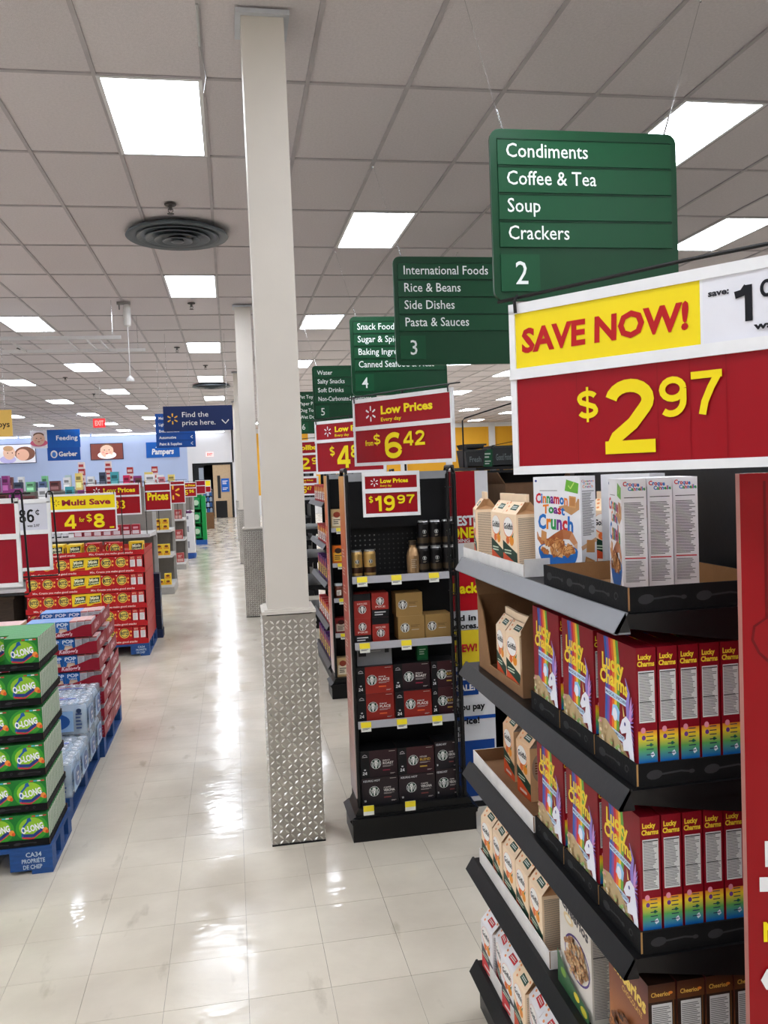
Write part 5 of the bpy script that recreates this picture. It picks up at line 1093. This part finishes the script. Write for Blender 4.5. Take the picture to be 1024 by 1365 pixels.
# ================================================================ LEFT SIDE
def pallet(x, y, w, d, label, h=.14, txt=True, col=(22, 74, 138)):
    """x = right edge, y = front edge"""
    t = thing('blue_pallet', label, 'pallet', (x-w/2, y+d/2, 0))
    for i in range(5):
        a = -d/2+i*(d-.11)/4; mb = MB(); mb.box(-w/2, a, h-.022, w/2, a+.11, h, col); mb.build('deck_board', M['wood2'], t)
    for yy in (-d/2, -.045, d/2-.09):
        for xx in (-w/2, -.1, w/2-.2): mb = MB(); mb.box(xx, yy, .02, xx+.2, yy+.09, h-.0225, col); mb.build('block', M['wood2'], t)
    for xx in (-w/2, -.05, w/2-.1): mb = MB(); mb.box(xx, -d/2, 0, xx+.1, d/2, .0195, col); mb.build('bottom_board', M['wood2'], t)
    if txt:
        mb = MB(); F = Face(mb, (w/2-.2, -d/2-.0005, .02), (1, 0, 0), (0, 0, 1), 0, .0004)
        F.text('CA34', .075, .068, .022, (190, 205, 220), 1, w=.075); F.text('PROPRI\u00c9TE', .055, .038, .02, (190, 205, 220), 1, w=.11); F.text('DE CHEP', .06, .008, .02, (190, 205, 220), 1, w=.09)
        mb.build('stencil', M['sign'], t)
    return t
M['wood2'] = pmat('painted_pallet_wood', .6, noise=.22, nscale=10, stretch=(2, 9, 9), bump=.15, bscale=40)
def O1(F, w, h):
    G1, G2 = (36, 130, 44), (150, 200, 50)
    F.rect(0, 0, w, h, (24, 120, 44)); F.ell(w*.5, h*.55, w*.48, h*.44, (60, 156, 46), 20); F.ell(w*.5, h*.58, w*.38, h*.32, G2, 20)
    F.band([(w*.2, h*.28), (w*.26, h*.62), (w*.4, h*.78)], w*.06, (30, 90, 160)); F.poly([(w*.34, h*.74), (w*.5, h*.78), (w*.47, h*.9), (w*.38, h*.88)], (30, 90, 160)); F.band([(w*.2, h*.26), (w*.5, h*.2), (w*.9, h*.5)], w*.06, (210, 60, 70)); F.band([(w*.24, h*.32), (w*.55, h*.3), (w*.88, h*.55)], w*.1, (34, 60, 130))
    F.text('O-LONG', w*.2, h*.38, h*.2, (245, 245, 248), 2, w=w*.68, rot=.2, out=(30, 60, 120)); F.ell(w*.9, h*.45, w*.08, h*.09, (240, 150, 60)); F.ell(w*.95, h*.4, w*.05, h*.06, (226, 90, 40))
    for i, c in enumerate(((206, 60, 60), (80, 180, 220), (236, 236, 236), (200, 60, 60))): F.rect(w*(.52+.11*i), h*.92, w*.1, h*.04, c)
def O2(F, w, h): F.rect(0, 0, w, h, (206, 214, 196)); F.rect(0, 0, w*.25, h, (40, 120, 60)); F.rule(w*.35, h*.08, w*.5, h*.8, 24, (150, 160, 146))
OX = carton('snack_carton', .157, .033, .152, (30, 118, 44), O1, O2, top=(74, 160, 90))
PX, PY = -.955, 4.36
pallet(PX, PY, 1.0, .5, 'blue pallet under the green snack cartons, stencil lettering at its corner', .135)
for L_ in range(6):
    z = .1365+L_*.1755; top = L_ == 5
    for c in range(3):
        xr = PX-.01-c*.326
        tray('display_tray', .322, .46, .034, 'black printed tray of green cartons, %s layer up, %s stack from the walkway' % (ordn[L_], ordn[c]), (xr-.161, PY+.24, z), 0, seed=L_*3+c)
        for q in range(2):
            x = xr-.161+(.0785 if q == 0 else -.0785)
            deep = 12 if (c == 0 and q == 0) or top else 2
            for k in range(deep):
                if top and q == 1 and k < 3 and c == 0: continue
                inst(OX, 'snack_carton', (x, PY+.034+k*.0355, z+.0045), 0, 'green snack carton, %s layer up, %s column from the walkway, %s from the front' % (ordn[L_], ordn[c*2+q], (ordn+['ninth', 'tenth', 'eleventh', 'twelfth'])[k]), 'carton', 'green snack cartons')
# --- bottled water
def bottle_mesh():
    mb = MB(); mb.lathe([(.026, 0), (.031, .006), (.031, .06), (.029, .07), (.031, .08), (.031, .125), (.024, .15), (.013, .168), (.013, .176)], 0, 0, [(196, 214, 232)]*2+[(120, 160, 210)]+[(196, 214, 232)]*6, 10)
    mb.lathe([(.015, .176), (.0155, .178), (.0155, .19), (.013, .192)], 0, 0, (240, 242, 248), 10); return mb.mesh('bottle', M['bottle2'])
M['bottle2'] = pmat('water_bottle', .08, bump=.35, bscale=60, coat=.5)
BM = bottle_mesh()
def water_case(loc, label, sc_=1.0):
    t = thing('water_case', label, 'water case', loc, 0, 'shrink-wrapped water cases'); w, d, h = .40, .262, .195
    for i in range(6):
        for j in range(4): o = bpy.data.objects.new('bottle', BM); COL.objects.link(o); o.parent = t; o.location = (-w/2+.034+i*.0664, -d/2+.033+j*.0652, .003)
    mb = MB(); N_ = 12   # loose film, rippled over the caps
    def top(u, v): return .186+.006*math.sin(u*6*2*math.pi)*math.sin(v*4*2*math.pi)
    n = len(mb.v); G = 18
    for i in range(G):
        for j in range(G):
            P = [(-w/2-.003+(w+.006)*a/G, -d/2-.003+(d+.006)*b/G, top(a/G, b/G)+.008) for a, b in ((i, j), (i+1, j), (i+1, j+1), (i, j+1))]; mb.face(P, WHT)
    for (a, b) in (((-1, -1), (1, -1)), ((1, -1), (1, 1)), ((1, 1), (-1, 1)), ((-1, 1), (-1, -1))):
        for i in range(12):
            def P(q, z): x = a[0]+(b[0]-a[0])*q/12; y = a[1]+(b[1]-a[1])*q/12; s = 1+.012*math.sin(q*3.1); return (x*(w/2+.003)*s, y*(d/2+.003)*s, z)
            mb.face([P(i, .002), P(i+1, .002), P(i+1, .19), P(i, .19)], WHT)
    mb.build('shrink_wrap', M['film'], t)
    mb = MB()
    for F, W in ((Face(mb, (-w/2, -d/2-.009, 0), (1, 0, 0), (0, 0, 1), 0, .0008), w), (Face(mb, (w/2+.009, -d/2, 0), (0, 1, 0), (0, 0, 1), 0, .0008), d)):
        F.rect(W*.08, .02, W*.72, .13, (150, 186, 224)); F.ell(W*.5, .085, min(W*.3, .1), .055, (26, 84, 160), 20); F.text('Pure', W*.5, .09, .022, WHT, 2, al='c'); F.text('Life', W*.5, .06, .022, WHT, 2, al='c'); F.rule(W*.84, .03, W*.1, .11, 5, (40, 60, 110)); F.ell(W*.89, .15, .016, .016, (30, 50, 90), 10)
    F = Face(mb, (-w/2, -d/2, .2), (1, 0, 0), (0, 1, 0), 0, .0008); F.rect(w*.2, d*.4, w*.6, d*.07, (60, 80, 190)); F.rect(w*.3, d*.55, w*.3, d*.05, (190, 60, 90)); mb.build('printed_film', M['plastic'], t)
    return t
pallet(-.985, 5.0, 1.0, 1.1, 'blue pallet under the water cases', .13, False)
for r, (y, n) in enumerate(((5.14, 1), (5.42, 1), (5.72, 2), (6.0, 2))):
    for c in range(2):
        for k in range(n if r else 1):
            water_case((-1.17-c*.415, y, .1315+k*.20), 'clear shrink-wrapped water case, %s row from the front, %s column, %s layer' % (ordn[r], ('right', 'left')[c], ('bottom', 'upper')[k]))
# --- toaster pastry pallet
KR = (150, 18, 40)
def pop_art(F, w, h): F.rect(0, 0, w, h, (30, 100, 176)); F.text('POP', w*.1, h*.66, h*.22, (226, 236, 246), 2, w=w*.8, arc=h*.04, out=(16, 50, 120)); F.poly([(w*.14, h*.12), (w*.3, h*.52), (w*.8, h*.5), (w*.9, h*.1)], (222, 190, 160)); F.rule(w*.3, h*.2, w*.4, h*.2, 3, (240, 236, 230)); F.text('TARTS', w*.2, h*.54, h*.08, (226, 236, 246), 2, w=w*.6)
def spine_art(F, w, h): F.rect(0, 0, w, h, (200, 200, 204)); F.rule(w*.15, h*.1, w*.7, h*.76, 12, (150, 150, 156)); F.rect(0, h*.92, w, h*.08, (206, 120, 116))
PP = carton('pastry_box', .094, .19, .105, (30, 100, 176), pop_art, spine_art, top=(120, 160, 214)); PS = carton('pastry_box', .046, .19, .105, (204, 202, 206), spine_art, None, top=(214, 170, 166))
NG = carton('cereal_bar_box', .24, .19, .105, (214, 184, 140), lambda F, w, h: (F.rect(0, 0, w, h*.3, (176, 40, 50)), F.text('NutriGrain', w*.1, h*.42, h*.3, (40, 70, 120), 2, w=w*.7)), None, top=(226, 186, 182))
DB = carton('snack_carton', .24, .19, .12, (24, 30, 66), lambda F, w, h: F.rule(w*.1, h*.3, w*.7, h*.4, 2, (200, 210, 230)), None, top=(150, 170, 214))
pallet(-.955, 6.12, 1.0, .95, 'blue pallet under the dark red pastry trays', .135, False)
def pop_tray(x, y, z, label):
    t = thing('display_tray', label, 'tray', (x, y, z), 0, 'dark red pastry trays'); w, d = .44, .44; mb = MB(); mb.box(-w/2, -d/2, 0, w/2, d/2, .004, KR); mb.build('tray_bottom', M['card'], t)
    mb = MB(); pr_ = [(-w/2, .004), (w/2, .004), (w/2, .085), (w/2-.06, .08), (w/2-.14, .05), (w/2-.2, .035), (-w/2, .035)]; mb.prism(pr_, 'y', -d/2, -d/2+.004, KR); F = mbface(mb, 'f', w, d, 0); F.text("Kellogg's", w*.42, .01, .026, (236, 200, 206), 2, w=w*.28, shear=.2); mb.build('front_wall', M['card'], t)
    mb = MB(); mb.prism([(-d/2+.004, .004), (d/2, .004), (d/2, .1), (-d/2+.004, .085)], 'x', w/2-.004, w/2, KR); F = mbface(mb, 'r', w, d, 0); F.text("Kellogg's", d*.3, .03, .04, (232, 190, 198), 2, w=d*.42, shear=.2); mb.build('side_wall', M['card'], t)
    mb = MB(); mb.prism([(-d/2+.004, .004), (d/2, .004), (d/2, .1), (-d/2+.004, .035)], 'x', -w/2, -w/2+.004, KR); mb.build('side_wall', M['card'], t)
for L_ in range(7):
    z = .1365+L_*.1195; sh = (.0, .005, .01, .0, -.01, -.02, -.05)[L_]
    for c in range(2):
        for r in range(2):
            x, y = -1.17+sh-c*.45, 6.36+r*.45
            pop_tray(x, y, z, 'dark red pastry tray, %s layer up, %s stack, %s row' % (ordn[L_], ('right', 'left')[c], ('front', 'rear')[r]))
            if r == 0 or c == 0:
                lab = 'in %s tray up, %s stack, %s row' % (ordn[L_], ('right', 'left')[c], ('front', 'rear')[r])
                if c == 0:
                    for q in range(3): inst(PP, 'pastry_box', (x-.167+q*.0955, y-.11, z+.0045), 0, 'blue toaster pastry box %s, %s one' % (lab, ('left', 'middle', 'right')[q]), 'box', 'blue pastry boxes')
                    for q in range(3): inst(PS, 'pastry_box', (x+.0965+q*.0475, y-.11+.012*q, z+.0045), 0, 'pale edge-on pastry box %s, %s one' % (lab, ordn[q]), 'box', 'edge-on pastry boxes')
                elif r == 0 and L_ >= 4: inst(NG, 'cereal_bar_box', (x+.08, y-.11, z+.0045), 0, 'tan and red cereal bar box on the pastry pallet, %s tray up' % ordn[L_], 'box')
inst(DB, 'snack_carton', (-2.15, 6.2, .76), 0, 'dark blue carton with pale top at the left edge', 'carton'); inst(DB, 'snack_carton', (-1.76+.0, 6.0, .76), 0, 'dark blue carton beside the pastry pallet', 'carton') if 0 else None
case('cardboard_case', (-2.25, 6.3, 0), .5, .5, .755, 'plain brown floor bin under the dark blue carton at the left edge')
# --- cracker pallet
RR = (186, 24, 30)
def ritz_art(F, w, h): 
    F.ell(w*.45, h*.5, w*.36, h*.42, (236, 190, 70), 16); F.ell(w*.45, h*.52, w*.31, h*.36, (20, 30, 60), 16); F.ell(w*.45, h*.52, w*.27, h*.31, (226, 206, 90), 16); F.text('RITZ', w*.2, h*.38, h*.26, (16, 24, 60), 2, w=w*.5); F.ell(w*.9, h*.62, w*.07, h*.09, (240, 170, 70), 8); F.ell(w*.88, h*.3, w*.07, h*.09, (240, 170, 70), 8); F.ell(w*.1, h*.9, w*.05, h*.05, (240, 210, 210), 6)
def mini_art(F, w, h): F.rect(0, 0, w, h, (244, 206, 40)); F.poly([(w*.15, h*.2), (w*.9, h*.3), (w*.95, h*.85), (w*.25, h*.8)], (50, 60, 40)); F.text('Minis', w*.25, h*.5, h*.24, (236, 236, 200), 2, w=w*.6, rot=.1); F.text('Crispers', w*.2, h*.28, h*.16, (220, 230, 180), 2, w=w*.7, rot=.1); F.poly([(w*.2, 0), (w, 0), (w, h*.22), (w*.5, h*.15)], (200, 60, 30))
def nut_art(F, w, h): F.rect(w*.12, h*.08, w*.76, h*.6, (226, 224, 222)); F.rule(w*.2, h*.12, w*.6, h*.5, 8, (180, 176, 176)); F.text('RITZ', w*.2, h*.76, h*.14, (226, 180, 150), 2, w=w*.6)
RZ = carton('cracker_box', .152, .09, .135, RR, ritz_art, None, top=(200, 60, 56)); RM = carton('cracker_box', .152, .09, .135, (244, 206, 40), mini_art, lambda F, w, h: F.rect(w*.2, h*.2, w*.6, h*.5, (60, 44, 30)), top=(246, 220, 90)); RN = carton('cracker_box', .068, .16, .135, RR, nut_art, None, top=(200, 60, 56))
def raised(art):
    def a(F, w, h): F.O = F.O+F.V*.05; art(F, w, h-.053)
    return a
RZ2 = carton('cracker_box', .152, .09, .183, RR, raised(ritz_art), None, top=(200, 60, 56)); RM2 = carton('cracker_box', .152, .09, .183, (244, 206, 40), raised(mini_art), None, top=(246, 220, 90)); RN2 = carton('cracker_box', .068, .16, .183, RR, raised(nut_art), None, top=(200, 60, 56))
QX, QY = -.965, 9.6
pallet(QX, QY, 1.28, .98, 'blue pallet under the red cracker boxes', .135)
for L_ in range(6):
    z = .1365+L_*.196
    t = tray('display_tray', 1.26, .95, .055, 'wide red cardboard tray of cracker boxes, %s layer up' % ordn[L_], (QX-.635, QY+.48, z), 0, RR, (170, 60, 50), .005, dood=False, low=.055, mat=M['card'])
    if L_ < 5:
        for s in (1,): mb = MB(); mb.box(.625, -.47, .056, .63, .47, .19, RR); mb.build('side_liner', M['card'], t)
    mb = MB(); F = Face(mb, (-.63, -.4755, 0), (1, 0, 0), (0, 0, 1), 0, .001)
    for xx in (.08, .68): F.text("Mix, Create you make good snacks", xx, .018, .02, (250, 226, 216), 1, w=.46)
    mb.build('tray_print', M['card'], t)
    if L_ < 5:
        seq = [(RZ2, 'red cracker box')]*3+[(RM2, 'yellow mini cracker box')]*2+[(RZ2, 'red cracker box')]*2; x = QX-1.225
        for i, (me, nm) in enumerate(seq):
            inst(me, 'cracker_box', (QX-1.172+i*.1535, QY+.06, z+.0555-.05), 0, '%s, %s layer up, %s from the left' % (nm, ordn[L_], ordn[i]), 'box', 'cracker boxes in the red pallet') 
        for i in range(2): inst(RN2, 'cracker_box', (QX-.135+i*.073, QY+.092, z+.0555-.05), 0, 'narrow red cracker box with white label, %s layer up, %s one' % (ordn[L_], ('left', 'right')[i]), 'box', 'white-labelled cracker boxes')
z = .1365+5*.196+.0055
for i, (me, x, dy, r) in enumerate(((RM, -2.09, .1, 0), (RM, -1.90, .12, 0), (RM, -1.71, .1, .05), (RZ, -1.52, .12, 0), (RZ, -1.33, .2, 0), (RZ, -1.27, .07, 0), (RM, -1.06, .14, -.1))):
    inst(me, 'cracker_box', (x, QY+dy, z), r, '%s cracker box standing loose on top of the red pallet, %s from the left' % ('yellow' if me is RM else 'red', ordn[i]), 'box', 'loose cracker boxes on top')
    if i < 4: inst(me, 'cracker_box', (x, QY+dy+.12, z), r, '%s cracker box behind the %s loose box on top of the red pallet' % ('yellow' if me is RM else 'red', ordn[i]), 'box', 'loose cracker boxes on top')
pallet(-.90, 10.62, 1.2, .22, 'dark blue plastic dolly just behind the cracker pallet', .10, False, (16, 36, 80))
DK = carton('snack_carton', .24, .18, .17, (22, 30, 52), lambda F, w, h: None, lambda F, w, h: (F.rect(w*.15, h*.2, w*.7, h*.6, (60, 80, 120)), F.rule(w*.2, h*.3, w*.6, h*.3, 3, (150, 170, 200))))
for k in range(4): inst(DK, 'snack_carton', (-1.03, 10.73, .101+k*.171), 0, 'dark blue carton stacked behind the cracker pallet, %s from the floor' % ordn[k], 'carton', 'dark blue carton stack')
# --- grey gondolas with white shelves
GRYP, SHW, BKG = (172, 168, 162), (206, 204, 202), (132, 126, 118)
for i, (y, lab) in enumerate(((10.95, 'first grey shelf run behind the cracker pallet with white shelves'), (14.65, 'second grey shelf run with yellow boxes, ending at the walkway'), (18.55, 'third grey shelf run with pink-red packs, ending at the walkway'), (23.0, 'fourth grey shelf run further down the store'), (27.0, 'fifth grey shelf run further down the store'), (31.0, 'sixth grey shelf run far down the store'))):
    gondola(-9.6 if i else -6.2, -1.02, y, y+1.0, 1.5 if i < 3 else 1.75, [.15, .65, 1.08 if i else 1.25], lab, GRYP, SHW, BKG, (214, 212, 210))
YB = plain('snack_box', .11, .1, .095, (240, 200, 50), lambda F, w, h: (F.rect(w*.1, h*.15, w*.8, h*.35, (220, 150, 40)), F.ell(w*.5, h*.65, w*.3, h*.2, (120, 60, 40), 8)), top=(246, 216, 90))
for z, n, nm in ((1.081, 7, 'middle'), (.651, 6, 'lower'), (.151, 5, 'bottom')):
    for k in range(n): inst(YB, 'snack_box', (-1.12-(k % 4)*.115, 14.76+(.0 if k < 4 else .0), z+(0 if k < 4 else .096)), 0, 'small yellow box on the %s shelf of the second grey run, %s, %s level' % (nm, ordn[k % 4], 'upper' if k > 3 else 'lower'), 'box', 'yellow boxes on the second grey run')
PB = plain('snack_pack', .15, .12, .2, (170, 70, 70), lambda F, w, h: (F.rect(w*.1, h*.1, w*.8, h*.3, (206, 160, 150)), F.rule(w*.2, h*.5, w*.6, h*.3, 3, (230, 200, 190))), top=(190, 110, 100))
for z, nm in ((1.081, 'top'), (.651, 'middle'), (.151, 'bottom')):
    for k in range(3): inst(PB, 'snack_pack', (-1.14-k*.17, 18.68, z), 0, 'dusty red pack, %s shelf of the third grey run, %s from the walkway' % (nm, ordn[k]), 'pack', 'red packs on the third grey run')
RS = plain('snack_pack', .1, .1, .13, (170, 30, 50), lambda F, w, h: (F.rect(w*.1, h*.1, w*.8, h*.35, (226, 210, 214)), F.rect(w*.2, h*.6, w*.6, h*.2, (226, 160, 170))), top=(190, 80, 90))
for k in range(7): inst(RS, 'snack_pack', (-1.2-k*.115, 11.06, 1.2505), 0, 'crimson pack on the shelf behind the Multi Save sign, %s from the right' % ordn[k], 'pack', 'crimson packs on the first grey run')
BB = MB(); BB.lathe([(.034, 0), (.036, .02), (.036, .12), (.014, .16), (.014, .2)], 0, 0, [(24, 24, 28), (210, 210, 214), (26, 26, 30), (30, 30, 34)], 10); BB = BB.mesh('black_bottle', M['plastic'])
for k in range(7): inst(BB, 'black_bottle', (-2.05-k*.085, 11.07, 1.2505), 0, 'small black bottle on the first grey shelf run, %s from the right' % ordn[k], 'bottle', 'black bottles on the first grey run')
# goods on top of the far runs
PAL = [(70, 160, 170), (180, 200, 200), (120, 190, 140), (196, 60, 70), (230, 230, 232), (150, 60, 130), (206, 40, 90), (90, 110, 150), (214, 130, 140), (60, 70, 90), (236, 210, 120), (110, 60, 60)]
topm = {}
rg = random.Random(11); cnt = {}
def topbox(ci, w, h):
    key = (ci, w, h)
    if key not in topm: c = PAL[ci]; topm[key] = plain('goods_box', w, .2, h, c, lambda F, W, H: (F.rect(W*.1, H*.15, W*.8, H*.3, tuple(min(255, v+60) for v in c)), F.rect(W*.15, H*.6, W*.7, H*.2, tuple(int(v*.6) for v in c)), F.rect(0, H*.5, W, H*.02, (60, 60, 60))))
    return topm[key]
CN = ['teal', 'pale grey', 'light green', 'red', 'white', 'purple', 'crimson', 'slate blue', 'pink', 'charcoal', 'straw yellow', 'brown']
for row, (y, z, x0, x1, st) in enumerate(((18.9, 1.5, -6.6, -2.2, .3), (23.3, 1.75, -9.3, -1.6, .36), (27.3, 1.75, -9.3, -1.5, .42))):
    if row == 0:
        pass
    x = x0; k = 0
    while x < x1:
        ci = (k*5+row*3+rg.randrange(3)) % 12; cnt[(row, ci)] = cnt.get((row, ci), -1)+1; w = rg.choice((.16, .2, .24)); h = rg.choice((.2, .28, .36)) if row == 0 else rg.choice((.26, .34, .44))
        inst(topbox(ci, w, h), 'goods_box', (x, y, z+.003), 0, '%s %s box from the left on top of the %s grey shelf run' % (NTH[min(14, cnt.setdefault((row, ci), 0))], CN[ci], ('third', 'fourth', 'fifth')[row]), 'box', 'boxes on top of the %s grey run' % ('third', 'fourth', 'fifth')[row]); x += (.27, .3, .34)[row]; k += 1
for k, x in enumerate((-4.55, -3.75, -3.1, -2.35)):
    t = thing('tower_display', 'tall narrow red and white stack above the far shelves, %s from the left' % ordn[k], 'display', (x, 27.0+.75, 1.752), 0, 'red towers on the far shelves')
    for q in range(4 if k < 2 else 3): mb = MB(); mb.box(-.09, -.09, q*.21, .09, .09, q*.21+.2, ((176, 50, 50), (226, 206, 200))[q % 2]); F = Face(mb, (-.09, -.09, q*.21), (1, 0, 0), (0, 0, 1), 0, .002); F.rect(.02, .05, .14, .08, ((226, 190, 180), (180, 60, 60))[q % 2]); mb.build('pack', M['card'], t)
# --- displays down the walkway
t = thing('multipack_display', 'white stacked multipacks on a blue base down the walkway', 'display', (-1.14, 21.2, 0))
mb = MB(); mb.lathe([(.22, 0), (.24, .06), (.24, .12), (.2, .14)], 0, 0, (24, 80, 160), 18); mb.build('blue_base', M['plastic'], t)
for q, (z, h, w) in enumerate(((.145, .4, .42), (.55, .34, .42), (.895, .2, .42))):
    mb = MB(); mb.box(-w/2, -.2, z, w/2, .2, z+h, (232, 232, 236)); F = Face(mb, (-w/2, -.2, z), (1, 0, 0), (0, 0, 1), 0, .002); F.rect(.02, .04, w*.5, h-.08, (24, 40, 34)); F.ell(w*.25, h*.5, .06, h*.2, (60, 150, 70), 12); F.rect(w*.62, h*.3, w*.1, h*.4, (150, 150, 160)); mb.build('multipack', M['card'], t)
mb = MB()
for q in range(4): mb.lathe([(.03, 1.097), (.05, 1.11), (.05, 1.15), (.02, 1.17)], -.14+q*.09, -.1, (96, 40, 90), 10)
tag(mb.build('purple_packs', M['plastic'], t), 'purple lids on top')
t = thing('green_display', 'tall bright green cardboard display on a blue base down the walkway', 'display', (-1.16, 25.6, 0))
mb = MB(); mb.box(-.4, -.25, 0, .4, .25, .14, (24, 90, 170)); mb.build('base', M['plastic'], t)
mb = MB(); mb.box(.28, -.25, .14, .3, .25, 1.45, (20, 150, 70)); mb.box(-.3, .2, .14, .28, .25, 1.45, (20, 140, 66)); mb.box(-.3, -.25, .14, -.28, .2, 1.45, (20, 140, 66)); mb.box(.3, -.25, .14, .4, .25, 1.42, (24, 156, 76)); mb.build('frame', M['card'], t)
for z in (.2, .62, 1.04): mb = MB(); mb.box(-.28, -.24, z, .28, .2, z+.02, (20, 140, 66)); mb.build('shelf', M['card'], t)
for z in (.22, .64, 1.06):
    for q in range(2): mb = MB(); mb.box(-.25+q*.27, -.2, z, -.03+q*.27, .15, z+.3, (36, 160, 90)); F = Face(mb, (-.25+q*.27, -.2, z), (1, 0, 0), (0, 0, 1), 0, .002); F.ell(.11, .17, .08, .08, (200, 226, 200), 12); F.rect(.04, .03, .14, .05, (14, 70, 40)); mb.build('green_pack', M['card'], t)
t = thing('bottle_display', 'dark display with rows of blue-white bottles beyond the green display', 'display', (-1.0, 33.4, 0))
mb = MB(); mb.box(-.3, -.3, 0, .3, .3, .62, (124, 92, 64)); mb.build('carton_base', M['corr'], t)
mb = MB(); mb.box(-.3, .2, .62, .3, .3, 1.5, (40, 40, 46)); mb.box(.27, -.3, .62, .3, .2, 1.5, (60, 60, 70)); mb.box(-.3, -.3, 1.48, .27, .2, 1.52, (150, 110, 80)); mb.build('frame', M['card'], t)
for r in range(4):
    mb = MB()
    for q in range(5): mb.lathe([(.05, .63+r*.21), (.05, .76+r*.21), (.02, .8+r*.21)], -.22+q*.11, -.2, ((200, 214, 232), (60, 110, 180))[(q+r) % 2], 8)
    tag(mb.build('bottle_row', M['plastic'], t), kind='stuff')
t = thing('floor_bin', 'low brown wooden bin on the floor at the left edge beyond the pastry pallet', 'bin', (-3.35, 11.9, 0))
mb = MB(); mb.box(-.6, -.6, 0, .6, .6, .08, (50, 40, 34)); mb.build('bin_base', M['wood'], t); mb = MB(); mb.box(-.58, -.58, .08, .58, .58, .5, (84, 68, 54)); mb.box(-.6, -.6, .5, .6, .6, .53, (104, 84, 66)); mb.build('bin_body', M['wood'], t)
